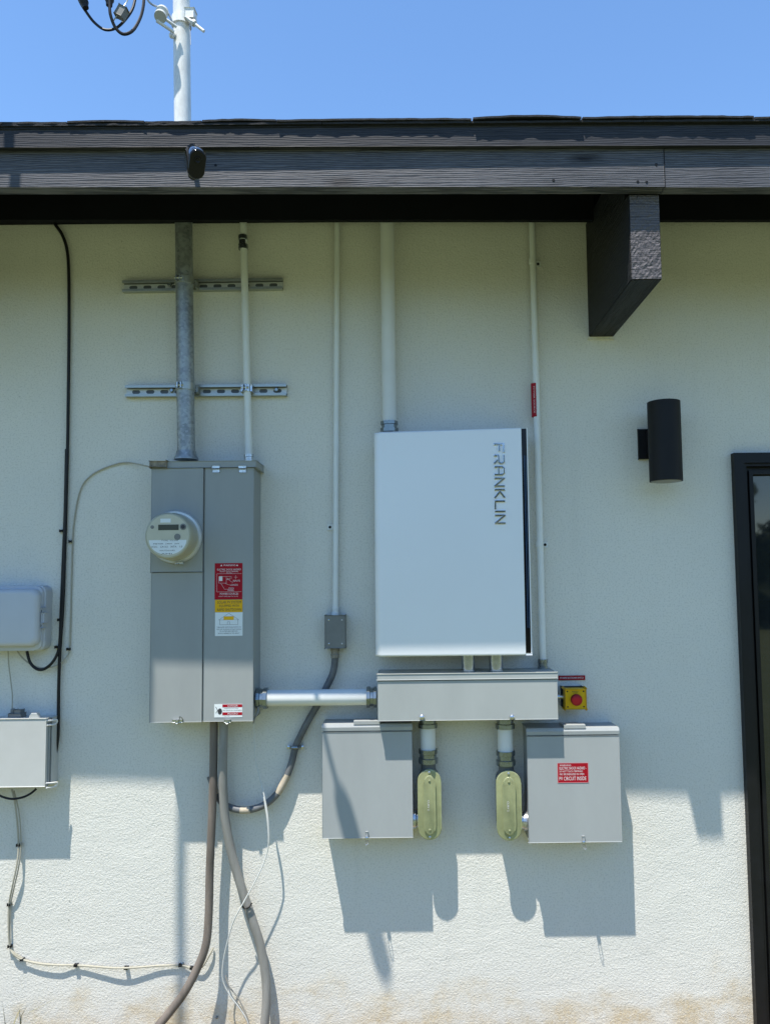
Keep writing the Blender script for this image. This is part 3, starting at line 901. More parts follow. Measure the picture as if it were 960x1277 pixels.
# right-hand conduit
rp = thing('right_conduit', 'white conduit with red warning label right of the white controller', 'pipe', P(677, 830, 0.03))
_, a1, b1_ = pipe_v(662.4, 676.6, 246, 826, 0.028, 0.0118, PVCW, rp)
one_hole_strap(rp, P(663.8, 326, 0.028), 0.0118, 1)
one_hole_strap(rp, P(672.5, 679, 0.028), 0.0118, 1)
coupling(rp, P(676.4, 822, 0.028), P(676.7, 836, 0.028), 0.014, DARKFIT, 'connector', hexy=False)
la_, lb_ = P(665.9, 478.5, 0.028), P(667.0, 520, 0.028)
L_ = (lb_ - la_).length
st = obj('warning_label', lathe(bmesh.new(), la_, lb_, [(0, 0.0119), (0, 0.0124), (L_, 0.0124), (L_, 0.0119)], 20), RED, rp, True)
lm = (la_ + lb_) / 2
obj('lettering', text_bm([('WARNING: PHOTOVOLTAIC', lm.x + 0.0042, 0.0400, lm.z, L_ * 0.9, 0.0045, True), ('POWER SOURCE', lm.x - 0.0040, 0.0400, lm.z, L_ * 0.8, 0.0045, True)]), WPRINT, st)

# ------------------------------------------------------------------ meter panel
D1 = 0.13
X0, X1, Z0, Z1 = rect(188.6, 584, 316.2, 900.3, D1)
panel = thing('meter_panel', 'tall grey electrical service panel with round meter and warning stickers', 'electrical panel', ((X0 + X1) / 2, 0, Z0))
obj('enclosure', box(X0 + 0.002, X1 - 0.002, 0.001, D1 - 0.006, Z0 + 0.004, Z1 + 0.020, 0.002), GREY, panel)
obj('top_flange', box(X0, X1 + 0.008, 0.0015, D1 + 0.004, Z1 + 0.0015, Z1 + 0.024, 0.0025), GREY, panel)
sx = P(254.5, 700, D1).x
sz_ = P(220, 713.8, D1).z
obj('upper_cover', box(X0 - 0.002, sx - 0.003, D1 - 0.0055, D1 + 0.0035, sz_ + 0.0015, Z1, 0.0015), GREY, panel)
obj('lower_cover', box(X0, sx - 0.003, D1 - 0.0055, D1, Z0, sz_ - 0.0008, 0.0015), GREY, panel)
pdoor = obj('door', box(sx + 0.0018, X1, D1 - 0.0055, D1, Z0 + 0.001, Z1, 0.0015), GREY, panel)
for hx in (270, 302.8):
    c = P(hx, 583.2, D1)
    bm = box(c.x - 0.013, c.x + 0.013, D1 + 0.0045, D1 + 0.0075, c.z - 0.003, c.z + 0.006, 0.001)
    bx(bm, c.x - 0.012, c.x + 0.012, D1 + 0.0005, D1 + 0.003, c.z - 0.017, c.z - 0.0065, 0.001)
    obj('hinge', bm, ZINC, pdoor)
for hx, w_ in ((222, 0.034), (284, 0.020)):
    c = P(hx, 898.5, D1)
    bm = box(c.x - w_ / 2, c.x + w_ / 2, D1 + 0.0005, D1 + 0.004, c.z - 0.006, c.z + 0.0035, 0.0015)
    bx(bm, c.x - 0.004, c.x + 0.004, D1 + 0.0045, D1 + 0.012, c.z - 0.008, c.z + 0.003, 0.0015)
    o = obj('latch', bm, ZINC, panel)
bm = bmesh.new()
c = P(226, 895.5, D1)
tube([Vector((c.x - 0.004, -D1 - 0.006, c.z - 0.006)), Vector((c.x, -D1 - 0.012, c.z + 0.007)), Vector((c.x + 0.009, -D1 - 0.006, c.z - 0.004))], 0.0015, 6, bm)
obj('seal_wire', bm, DARKFIT, panel, True)
for kx, kz in ((0.97, 0.95), (0.97, 0.5)):
    pass
# weathered ground clamp / mud on the top-left corner, wire attaches here
c = P(199, 579.5, D1)
bm = box(c.x - 0.028, c.x + 0.028, D1 - 0.01, D1 + 0.012, c.z - 0.011, c.z + 0.010, 0.004, 2)
for v in bm.verts: v.co += Vector((random.gauss(0, .0012), random.gauss(0, .0012), random.gauss(0, .0012)))
obj('corroded_clamp', bm, DIRTY, panel)
# meter
mc = P(219.5, 669.8, D1 + 0.008)
meter = thing('electric_meter', 'round beige utility meter with display on the left door of grey panel', 'meter', mc)
def my(prof, m, name, n=48, par=meter, c0=mc):
    return obj(name, lathe(bmesh.new(), c0, c0 + Vector((0, -1, 0)), prof, n), m, par, True)
my([(-0.003, 0.080), (-0.003, 0.089), (0.010, 0.089), (0.014, 0.086), (0.014, 0.078)], RINGM, 'mounting_ring')
my([(0.002, 0.080), (0.052, 0.0785), (0.078, 0.0765), (0.084, 0.073), (0.085, 0.070), (0.085, 0.0)], METERB, 'cover', 56)
fd = -mc.y + 0.085
my([(0.0853, 0.069), (0.0856, 0.0)], METERF, 'face', 56)
k_ = 0.0757 / 29.0          # metres per photograph pixel on the face
def mf(px, py): return mc.x + (px - 209.5) * k_, mc.z - (py - 669.5) * k_
def mrect(x0, y0, x1, y1, m, name, dd=0.0008, par=meter):
    a = mf(x0, y0); b = mf(x1, y1)
    return obj(name, box(a[0], b[0], fd + 0.0004, fd + 0.0004 + dd, b[1], a[1]), m, par)
mrect(197.5, 655.5, 223, 662.5, LCD, 'display')
mrect(200, 648, 213, 653, WHT, 'nameplate')
c = mf(228.5, 658.5)
for rr, m_, nm in ((0.0105, GREYD, 'port_ring'), (0.0065, BPRINT, 'port')):
    q = Vector((c[0], -fd - 0.0006 - (0.0105 - rr) * 0.2, c[1]))
    obj(nm, lathe(bmesh.new(), q, q + Vector((0, -1, 0)), [(0, rr), (0.0016, rr), (0.0018, rr * 0.6), (0.0018, 0)], 20), m_, meter, True)
c = mf(221.5, 671); q = Vector((c[0], -fd - 0.0005, c[1]))
obj('emblem', lathe(bmesh.new(), q, q + Vector((0, -1, 0)), [(0, 0.0105), (0.0008, 0.0105), (0.0008, 0)], 20), GREYD, meter, True)
c = mf(190, 658.5); q = Vector((c[0], -fd - 0.0005, c[1]))
obj('indicator', lathe(bmesh.new(), q, q + Vector((0, -1, 0)), [(0, 0.006), (0.0008, 0.006), (0.0008, 0)], 16), GREYD, meter, True)
out = []
for i in range(25):
    an = math.pi + math.pi * i / 24
    out.append((mc.x + 0.0625 * math.cos(an) * 0.98, mc.z - 0.014 + 0.048 * math.sin(an)))
pl = obj('paper_plate', prism_y(out, fd + 0.0004, fd + 0.0009), WHT, meter)
tl = [('TYPE  CL200', 212, 675.5, 0.055, 0.004), ('METER  240V  3W', 208, 679.5, 0.085, 0.0042), ('KWH  200  CL', 193, 683.3, 0.020, 0.006), ('CA 0.5   30TA   1.0', 214, 683.2, 0.072, 0.006), ('WATTHOURS', 209, 688, 0.05, 0.004), ('AMI', 208, 692, 0.035, 0.004)]
obj('lettering', text_bm([(s, mf(x_, y_)[0], fd + 0.001, mf(x_, y_)[1], w_, h_, False) for s, x_, y_, w_, h_ in tl]), BPRINT, pl)
q = mc + Vector((0.018, -0.018, -0.0885))
obj('seal', box(q.x - 0.014, q.x + 0.014, -q.y - 0.005, -q.y + 0.004, q.z - 0.004, q.z + 0.004, 0.0015), ZINC, meter)
q = mc + Vector((0.066, -0.045, 0.006))
obj('side_window', box(q.x - 0.004, q.x + 0.0085, -q.y - 0.008, -q.y + 0.008, q.z - 0.010, q.z + 0.010, 0.002), GREYD, meter)

# stickers
def sticker(parent, x0, y0, x1, y1, d, m, name='sticker', label=None):
    a = rect(x0, y0, x1, y1, d)
    o = obj(name, box(a[0], a[1], d + 0.0003, d + 0.001, a[2], a[3]), m, parent)
    if label: o['label'] = label
    X = lambda u: a[0] + (a[1] - a[0]) * u
    Z = lambda v: a[3] - (a[3] - a[2]) * v
    return o, X, Z, a[1] - a[0], a[3] - a[2], d + 0.001
s, X, Z, W_, H_, dd = sticker(panel, 268, 702.3, 302.5, 747.5, D1, RED, label='red warning sticker with wiring diagram')
L = [('WARNING', X(.53), dd, Z(.058), W_ * .44, H_ * .05, False), ('ELECTRIC SHOCK HAZARD', X(.52), dd, Z(.175), W_ * .86, H_ * .05, False), ('DO NOT TOUCH TERMINALS', X(.52), dd, Z(.23), W_ * .66, H_ * .035, False), ('DUAL', X(.53), dd, Z(.27), W_ * .2, H_ * .025, False),
     ('AC', X(.5), dd, Z(.44), W_ * .13, H_ * .055, False), ('INPUTS', X(.79), dd, Z(.49), W_ * .25, H_ * .05, False), ('LOADS', X(.70), dd, Z(.60), W_ * .28, H_ * .045, False), ('MAIN', X(.6), dd, Z(.69), W_ * .18, H_ * .035, False), ('PANEL', X(.59), dd, Z(.745), W_ * .22, H_ * .05, False),
     ('POWER SOURCES', X(.53), dd, Z(.845), W_ * .66, H_ * .055, False), ('UTILITY GRID AND PV SOLAR', X(.5), dd, Z(.915), W_ * .7, H_ * .025, False)]
bm = text_bm(L)
for (u0, v0, u1, v1) in ((.08, .29, .97, .29), (.08, .29, .08, .79), (.08, .79, .97, .79), (.15, .37, .42, .37), (.15, .37, .15, .55), (.15, .55, .42, .55), (.42, .37, .42, .55), (.42, .37, .6, .37), (.6, .37, .6, .44), (.52, .47, .66, .54), (.36, .55, .52, .6), (.22, .55, .36, .72), (.36, .72, .5, .72), (.76, .34, .76, .44), (.70, .39, .83, .39)):
    bar2(bm, X(u0), Z(v0), X(u1), Z(v1), dd, 0.0006)
bx(bm, X(.16), X(.28), dd, dd + 0.0003, Z(.49), Z(.36))
for u in (.24, .81):
    prism_y([(X(u - .04), Z(.08)), (X(u + .04), Z(.08)), (X(u), Z(.035))], dd, dd + 0.0003, bm=bm)
obj('lettering', bm, WPRINT, s)
s, X, Z, W_, H_, dd = sticker(panel, 268.3, 748, 302.6, 763.3, D1, YEL, label='yellow rapid shutdown sticker')
obj('lettering', text_bm([('SOLAR PV SYSTEM', X(.52), dd, Z(.2), W_ * .86, H_ * .21, False), ('EQUIPPED WITH', X(.52), dd, Z(.5), W_ * .72, H_ * .21, False), ('RAPID SHUTDOWN', X(.52), dd, Z(.80), W_ * .86, H_ * .21, False)]), BPRINT, s)
s, X, Z, W_, H_, dd = sticker(panel, 268.5, 763.6, 302.8, 793, D1, WHT, label='white sticker with house outline')
bm = text_bm([('TURN RAPID SHUTDOWN SWITCH TO', X(.5), dd, Z(.63), W_ * .88, H_ * .05, False), ('THE "OFF" POSITION TO SHUT DOWN', X(.5), dd, Z(.72), W_ * .9, H_ * .05, False), ('PV SYSTEM AND REDUCE', X(.5), dd, Z(.80), W_ * .64, H_ * .05, False), ('SHOCK HAZARD IN THE ARRAY', X(.5), dd, Z(.89), W_ * .78, H_ * .05, False)])
for (u0, v0, u1, v1) in ((.13, .32, .5, .04), (.5, .04, .86, .32), (.13, .32, .86, .32), (.17, .32, .17, .52), (.83, .32, .83, .52), (.17, .52, .83, .52), (.45, .4, .45, .52), (.53, .4, .53, .52), (.45, .4, .53, .4)):
    bar2(bm, X(u0), Z(v0), X(u1), Z(v1), dd, 0.0007)
obj('lettering', bm, BPRINT, s)
o = obj('panel_symbol', prism_y([(X(.31), Z(.32)), (X(.68), Z(.32)), (X(.68), Z(.17)), (X(.31), Z(.17))], dd + 0.0004, dd + 0.0007), YEL, s)
s, X, Z, W_, H_, dd = sticker(panel, 267.5, 878, 302.5, 894.5, D1, WHT, label='white and red danger sticker at the panel foot')
bm = bmesh.new()
for v0, v1, w_s in ((.02, .24, 'DANGER'), (.62, .84, 'PELIGRO')):
    obj('red_band', box(X(.29), X(.995), dd, dd + 0.0003, Z(v1), Z(v0)), RED, s)
    obj('lettering', text_bm([(w_s, X(.66), dd + .0003, Z((v0 + v1) / 2), W_ * .36, H_ * .14, False)]), WPRINT, s)
bm = text_bm([('HAZARDOUS VOLTAGE', X(.6), dd, Z(.32), W_ * .5, H_ * .06, False), ('WILL SHOCK OR CAUSE DEATH', X(.64), dd, Z(.48), W_ * .68, H_ * .08, False), ('VOLTAJE', X(.45), dd, Z(.92), W_ * .2, H_ * .06, False)])
out = [(X(.2) + 0.0075 * math.cos(k / 10 * 2 * math.pi), Z(.55) + 0.0105 * math.sin(k / 10 * 2 * math.pi)) for k in range(10)]
prism_y(out, dd, dd + 0.0003, bm=bm)
bar2(bm, X(.05), Z(.2), X(.12), Z(.45), dd, 0.0016); bar2(bm, X(.12), Z(.45), X(.06), Z(.68), dd, 0.0016)
obj('lettering', bm, BPRINT, s)

# ------------------------------------------------------------------ big horizontal pipe
ha, hb = P(322, 869.8, 0.075), P(470, 869.8, 0.075)
hb.z = ha.z = (ha.z + hb.z) / 2
hp = thing('cross_conduit', 'short thick white conduit joining meter panel to wiring trough', 'pipe', (ha + hb) / 2)
obj('pipe', cyl(ha + Vector((0.01, 0, 0)), hb - Vector((0.005, 0, 0)), 0.0272, 28), PVCBIG, hp, True)
ang = P(334, 869, 0.075).x; ang2 = P(457.5, 869, 0.075).x
coupling(hp, Vector((X1 + 0.001 if False else ha.x - 0.004, ha.y, ha.z)), Vector((ang, ha.y, ha.z)), 0.029, DARKFIT, 'connector')
coupling(hp, Vector((P(469.5, 869, .075).x, ha.y, ha.z)), Vector((ang2, ha.y, ha.z)), 0.029, DARKFIT, 'connector')

# ------------------------------------------------------------------ wiring trough
D2 = 0.145
X0, X1, Z0, Z1 = rect(470.5, 840.0, 695.2, 898.0, D2)
tr = thing('wiring_trough', 'wide low grey wiring trough under the white controller', 'electrical box', ((X0 + X1) / 2, 0, Z0))
obj('body', box(X0 + 0.002, X1 - 0.002, 0.001, D2 - 0.005, Z0 + 0.001, Z1 - 0.001, 0.001), GREYW, tr)
lidz = P(580, 847, D2).z
obj('lid_lip', box(X0 - 0.001, X1 + 0.001, D2 - 0.02, D2 + 0.002, lidz, Z1 + 0.001, 0.002), GREYW, tr)
obj('front_cover', box(X0 + 0.001, X1 - 0.001, D2 - 0.0045, D2, Z0, lidz - 0.004, 0.0015), GREYW, tr)
for kx in (526, 638):
    c = P(kx, 894.0, D2)
    obj('thumb_screw', lathe(bmesh.new(), c, c + Vector((0, -1, 0)), [(-0.002, 0.004), (0.003, 0.009), (0.008, 0.008), (0.011, 0.004), (0.012, 0)], 16), ZINC, tr, True)
TX0, TX1, TZ0, TZ1 = X0, X1, Z0, Z1

# ------------------------------------------------------------------ white controller
X0 = P(467.2, 700, 0.15).x
X1 = P(660.2, 700, 0.150).x
Zt = P(467, 539, 0.15).z
Zb = (P(469, 818.5, 0.15).z + P(663, 817.5, 0.155).z) / 2
ctl = thing('power_controller', 'large white wall controller with chrome lettering and black light strip', 'power controller', ((X0 + X1) / 2, 0, Zb))
dl, drr = 0.150, 0.157
sx0, sx1 = P(649.8, 540, drr).x, P(657.0, 540, drr).x
sx0b = P(656.4, 815, drr).x; sx1b = P(663.0, 815, drr).x
XS0, XS1 = (sx0 + sx0b) / 2, (sx1 + sx1b) / 2
def cov(x): return dl + (drr - dl) * (x - X0) / (X1 - X0)
out = [(X0, 0.02)]
for i in range(7):
    an = math.pi / 2 * i / 6
    out.append((X0 + 0.022 - 0.022 * math.cos(an), cov(X0 + .02) - 0.022 + 0.022 * math.sin(an)))
out += [(XS0 - 0.0015, cov(XS0)), (XS0 - 0.001, cov(XS0) - 0.012), (XS0 - 0.001, 0.02)]
bm = prism_z(out, Zb, Zt)
bmesh.ops.bevel(bm, geom=[e for e in bm.edges if abs(e.verts[0].co.z - e.verts[1].co.z) < 1e-6 and min(-e.verts[0].co.y, -e.verts[1].co.y) > 0.1], offset=0.007, segments=4, affect='EDGES', profile=0.5)
TOPT = 0.011
def tilt(b):
    for v in b.verts:
        if v.co.z > (Zt + Zb) / 2 and v.co.y < 0: v.co.z += TOPT * (v.co.x - X0) / (X1 - X0)
tilt(bm)
obj('front_cover', bm, WHITEG, ctl, True)
bm = prism_z([(XS0 - 0.0005, 0.02), (XS0 - 0.0005, drr - 0.010), (XS1 - 0.002, drr - 0.008), (XS1 - 0.002, 0.02)], Zb + 0.006, Zt - 0.003)
tilt(bm)
strip = obj('light_strip', bm, BLACKG, ctl)
bm = bmesh.new()
for u in (.42, .70):
    xx = XS0 + (XS1 - XS0) * u
    bx(bm, xx - 0.0007, xx + 0.0007, drr - 0.009, drr - 0.0068, Zb + 0.09, Zt - 0.085)
obj('light_line', bm, LED, strip)
bm = prism_z([(XS1 - 0.0015, 0.02), (XS1 - 0.0015, drr - 0.004), (XS1 + 0.0005, drr - 0.003), (XS1 + 0.0035, drr - 0.012), (XS1 + 0.004, 0.02)], Zb, Zt - 0.001)
tilt(bm)
obj('side_trim', bm, WHITEG, ctl)
bm = box(XS0 - 0.002, XS1 + 0.002, drr - 0.013, drr - 0.003, Zb, Zb + 0.006, 0.001)
obj('bottom_trim', bm, WHITEG, ctl)
obj('back_plate', box(X0 + 0.012, X1 - 0.012, 0.001, 0.0195, Zb + 0.005, Zt - 0.008), GREY, ctl)
# raised lettering, read from top to bottom
G = {'F': [((0, 0), (0, 1), (.9, 1)), ((.22, .52), (.75, .52))],
     'R': [((0, 0), (0, .42), (.75, .46), (.9, .6), (.9, .86), (.75, 1), (0, 1)), ((.45, .44), (.9, 0))],
     'A': [((0, 0), (.0, .8), (.18, 1), (.72, 1), (.9, .8), (.9, 0)), ((.2, .42), (.9, .42))],
     'N': [((0, 0), (0, 1), (.9, 0), (.9, 1))],
     'K': [((0, 0), (0, 1)), ((.88, 1), (.2, .52), (.9, 0))],
     'L': [((0, 1), (0, .0), (.85, 0))], 'I': [((0, 0), (0, 1))]}
ltop, lbot = P(625, 553.5, 0.163).z, P(625, 652.5, 0.163).z
lx = (P(617.2, 600, 0.163).x + P(628.5, 600, 0.163).x) / 2
word = 'FRANKLIN'
adv = {c: 1.3 for c in word}; adv['I'] = 0.45; adv['L'] = 1.15
tot = sum(adv[c] for c in word) - 0.4
un_ = (ltop - lbot) / tot
hgt = 0.0315
bm = bmesh.new()
cur = 0
def stroke(bm, a, b, wd, d0, d1):
    t = Vector((b[0] - a[0], b[1] - a[1])); L = t.length; t /= L; n = Vector((-t.y, t.x)) * wd / 2; t *= wd * 0.35
    prism_y([(a[0] - t.x + n.x, a[1] - t.y + n.y), (a[0] - t.x - n.x, a[1] - t.y - n.y), (b[0] + t.x - n.x, b[1] + t.y - n.y), (b[0] + t.x + n.x, b[1] + t.y + n.y)], d0, d1, bm=bm, bev=0.0009)
i_ = 0
for c in word:
    for pl in G[c]:
        for q in range(len(pl) - 1):
            (u0, v0), (u1, v1) = pl[q], pl[q + 1]
            pa = (lx + (v0 - .5) * hgt, ltop - (cur + u0 * 0.98) * un_); pb = (lx + (v1 - .5) * hgt, ltop - (cur + u1 * 0.98) * un_)
            dsurf = cov(pa[0]); i_ += 1
            stroke(bm, pa, pb, 0.0066, dsurf - 0.001, dsurf + 0.0036 + 0.00007 * (i_ % 7))
    cur += adv[c]
obj('lettering', bm, CHROME, ctl)

# nipples between controller and trough
for nx0, nx1 in ((574.5, 592.5), (609, 627.5)):
    c = P((nx0 + nx1) / 2, 827, 0.09); rr = (P(nx1, 827, .09).x - P(nx0, 827, .09).x) / 2
    nn = thing('conduit_nipple', 'left shiny steel nipple between white controller and trough' if nx0 < 600 else 'right shiny steel nipple between white controller and trough', 'pipe fitting', (c.x, c.y, TZ1), 'steel nipples above the trough')
    a = Vector((c.x, c.y, TZ1)); b = Vector((c.x, c.y, Zb))
    L = (b - a).length
    obj('nipple', cyl(a, b, rr * 0.93, 22), NIPM, nn, True)
    obj('locknut', lathe(bmesh.new(), a, b, [(0, rr), (0, rr * 1.08), (0.006, rr * 1.08), (0.006, rr)], 10), ZINC, nn)

# ------------------------------------------------------------------ disconnect boxes
D3 = 0.105
def disconnect(x0, y0, x1, y1, label, handle_px, latch_px, tab_px):
    X0, X1, Z0, Z1 = rect(x0, y0, x1, y1, D3)
    o = thing('disconnect_box', label, 'electrical box', ((X0 + X1) / 2, 0, Z0), 'grey disconnect boxes below the trough')
    obj('body', box(X0 + 0.003, X1 - 0.003, 0.001, D3 - 0.008, Z0 + 0.003, Z1 - 0.003, 0.001), GREYL, o)
    zl = Z1 - 0.0215
    obj('rain_hood', prism_x([(0.002, Z1 - 0.001), (0.002, Z1 - 0.004), (D3 - 0.01, Z1 - 0.004), (D3 - 0.006, zl), (D3 + 0.001, zl), (D3 + 0.002, Z1 - 0.010), (D3 - 0.003, Z1)], X0 - 0.001, X1 + 0.001), GREYL, o)
    obj('door', box(X0, X1, D3 - 0.0075, D3, Z0, zl - 0.0045, 0.0015), GREYL, o)
    hx0, hx1 = P(handle_px[0], y0 + 4, D3).x, P(handle_px[1], y0 + 4, D3).x
    obj('lift_tab', prism_x([(0.02, Z1), (0.02, Z1 + 0.003), (D3 - 0.022, Z1 + 0.010), (D3 + 0.001, Z1 + 0.010), (D3 + 0.001, Z1 - 0.001)], hx0, hx1), GREYL, o)
    c = P(latch_px, y1 - 0.5, D3)
    la = obj('latch', box(c.x - 0.0035, c.x + 0.0035, D3 + 0.001, D3 + 0.004, c.z - 0.002, c.z + 0.020, 0.0015), GREYL, o)
    obj('latch_screw', lathe(bmesh.new(), Vector((c.x, -D3 - .004, c.z)), Vector((c.x, -D3 - 1, c.z)), [(0, 0.007), (0.004, 0.006), (0.006, 0.002), (0.006, 0)], 14), ZINC, la, True)
    # wire bail hanging below, hidden by the latch from the front, seen in the shadow
    bm = bmesh.new(); pts = []
    for k in range(13):
        an = 2 * math.pi * k / 12
        pts.append(Vector((c.x + 0.0045 * math.sin(an), -D3 - 0.002 - 0.012 + 0.012 * math.cos(an), Z0 - 0.006 - 0.004 + 0.004 * math.cos(an))))
    tube(pts, 0.0012, 6, bm, k=2)
    obj('bail', bm, ZINC, la, True)
    for q in (X0 + 0.0, X1 - 0.0):
        pass
    return o, X0, X1, Z0, Z1
ld, *LD = disconnect(401.8, 903, 514.2, 1045, 'plain grey disconnect box hanging below left end of trough', (441, 474), 457.5, 0)
rd, *RD = disconnect(657.8, 908, 773.2, 1050.4, 'grey disconnect box with red sticker below right end of trough', (703, 730), 727, 0)
s, X, Z, W_, H_, dd = sticker(rd, 695, 951.5, 733, 975.8, D3, RED, label='red circuit warning sticker')
bm = bmesh.new()
e_ = 0.0014
for (u0, v0, u1, v1) in ((0, 0, 1, 0), (0, 1, 1, 1), (0, 0, 0, 1), (1, 0, 1, 1)):
    bar2(bm, X(u0), Z(v0), X(u1), Z(v1), dd, e_)
obj('border', bm, mat('pink_border', (0.6, 0.2, 0.22), 0.5), s)
obj('lettering', text_bm([('WARNING', X(.25), dd, Z(.11), W_ * .38, H_ * .08, False), ('ELECTRIC SHOCK HAZARD -', X(.5), dd, Z(.26), W_ * .88, H_ * .14, False), ('DO NOT TOUCH TERMINALS', X(.44), dd, Z(.42), W_ * .76, H_ * .09, False), ('MAY BE ENERGIZED IN OPEN', X(.46), dd, Z(.57), W_ * .8, H_ * .10, False), ('PV CIRCUIT INSIDE', X(.49), dd, Z(.79), W_ * .88, H_ * .19, False)]), WPRINT, s)

# ------------------------------------------------------------------ conduit bodies with green tinted covers
def lb(cx_px, x0, x1, y0, y1, yp0, yp1, yf1, nip, side, label):
    D = 0.092
    X0, X1, Z0, Z1 = rect(x0, y0, x1, y1, D)
    cx = (X0 + X1) / 2; r = (X1 - X0) / 2
    px_ = P(cx_px, 920, 0.06).x
    o = thing('pull_elbow', label, 'conduit fitting', (cx, -0.05, Z0), 'conduit bodies with tinted oval covers')
    ov = []
    for i in range(17):
        an = math.pi * i / 16; ov.append((cx + r * math.cos(an), Z1 - r + r * math.sin(an)))
    for i in range(17):
        an = math.pi + math.pi * i / 16; ov.append((cx + r * math.cos(an), Z0 + r + r * math.sin(an)))
    def scale(k): return [(cx + (x - cx) * k, (Z0 + Z1) / 2 + (z - (Z0 + Z1) / 2) * (1 - (1 - k) * (X1 - X0) / (Z1 - Z0))) for x, z in ov]
    obj('body', prism_y(scale(0.88), 0.022, D - 0.010), GASK, o, True)
    cv = obj('cover', prism_y(ov, D - 0.0095, D, bev=0.003), COVERG, o, True)
    obj('raised_panel', prism_y([(x, z) for x, z in scale(0.52)], D, D + 0.006, bev=0.0025), COVERG, cv, True)
    for zz in (Z1 - 0.010, Z0 + 0.010): screw(cv, (cx, -D, zz), 0.0045)
    for zz in (Z1 - 0.036, Z0 + 0.036): screw(cv, (cx, -D - 0.0062, zz), 0.0042, COVERG, 'boss')
    obj('lettering', text_bm([('CURV 2', cx - 0.004, D + 0.0062, (Z0 + Z1) / 2, 0.034, 0.006, True)]), WPRINT, cv)
    # riser
    zA, zB = TZ0, P(cx_px, yp0, 0.06).z
    zC, zD = P(cx_px, yp1, 0.06).z, P(cx_px, yf1, 0.06).z
    coupling(o, Vector((px_, -0.06, zA)), Vector((px_, -0.06, zB)), 0.0265, DARKFIT, 'upper_connector', False)
    obj('pipe', cyl(Vector((px_, -0.06, zB)), Vector((px_, -0.06, zC)), 0.0262, 26), PVCBIG, o, True)
    coupling(o, Vector((px_, -0.06, zC)), Vector((px_, -0.06, zD)), 0.0265, DARKFIT, 'lower_connector', False)
    obj('neck', cyl(Vector((px_, -0.055, zD)), Vector((cx, -0.055, Z1 - 0.03)), 0.0255, 22), GASK, o, True)
    za = P(0, nip, 0.055).z if False else P(cx_px, nip, 0.055).z
    xa, xb = (LD[1] - 0.002, X0 + 0.012) if side < 0 else (X1 - 0.012, RD[0] + 0.006)
    m = bmesh.new()
    cyl(Vector((xa, -0.055, za)), Vector((xb, -0.055, za)), 0.026, 22, m)
    lo, hi = min(xa, xb), max(xa, xb)
    n0 = lo if side < 0 else hi - 0.016
    lathe(m, Vector((n0, -0.055, za)), Vector((n0 + 1, -0.055, za)), [(0, .026), (0, .031), (.012, .031), (.016, .027)], 22)
    obj('side_nipple', m, ZINC, o, True)
    return o
lb(533.5, 520.8, 550.3, 959.5, 1048, 907, 934, 951, 1021, -1, 'left conduit body with yellow-green oval cover, beside plain disconnect box')
lb(629.8, 618.8, 650.2, 961.0, 1049, 908, 936, 953.5, 1024, 1, 'right conduit body with yellow-green oval cover, beside red-stickered disconnect box')

# ------------------------------------------------------------------ emergency stop and its strip
D4 = 0.075
X0, X1, Z0, Z1 = rect(704.2, 859.2, 730.6, 884.4, D4)
es = thing('emergency_stop', 'yellow emergency stop box with red button right of the trough', 'switch', ((X0 + X1) / 2, 0, Z0))
obj('base', box(X0, X1 - 0.002, 0.001, 0.040, Z0 + 0.002, Z1, 0.003), BLACK, es)
obj('cover', box(X0, X1, 0.0405, D4, Z0, Z1, 0.006, 4), YELP, es, True)
for sx_ in (0.12, 0.88):
    for sz in (0.12, 0.88): screw(es, (X0 + (X1 - X0) * sx_, -D4, Z0 + (Z1 - Z0) * sz), 0.0028, BLACK)
bc = P(718.8, 873, D4 + 0.02); bc.y = -D4
obj('button', lathe(bmesh.new(), bc, bc + Vector((0, -1, 0)), [(0, 0.010), (0.012, 0.010), (0.012, 0.0195), (0.020, 0.0195), (0.024, 0.017), (0.026, 0.010), (0.0265, 0)], 28), REDB, es, True)
obj('lettering', text_bm([('EMERGENCY', (X0 + X1) / 2, D4, Z1 - 0.0085, 0.024, 0.0036, False), ('STOP', (X0 + X1) / 2, D4, Z1 - 0.0135, 0.014, 0.0034, False)]), BPRINT, es)
yz = (Z0 + Z1) / 2 + 0.004
obj('nipple', cyl(Vector((TX1 - 0.002, -0.045, yz)), Vector((X0 + 0.002, -0.045, yz)), 0.0078, 16), ZINC, es, True)
X0s, X1s, Z0s, Z1s = rect(696, 842.5, 729.3, 848.2, 0.004)
sp = thing('label_strip', 'thin dark red label strip on the wall above the emergency stop', 'label', ((X0s + X1s) / 2, 0, Z0s))
o = obj('plate', box(X0s, X1s, 0.001, 0.004, Z0s, Z1s), RED, sp)
obj('lettering', text_bm([('PV RAPID SHUTDOWN SWITCH', (X0s + X1s) / 2, 0.0042, (Z0s + Z1s) / 2, (X1s - X0s) * .88, (Z1s - Z0s) * .42, False)]), WPRINT, sp)

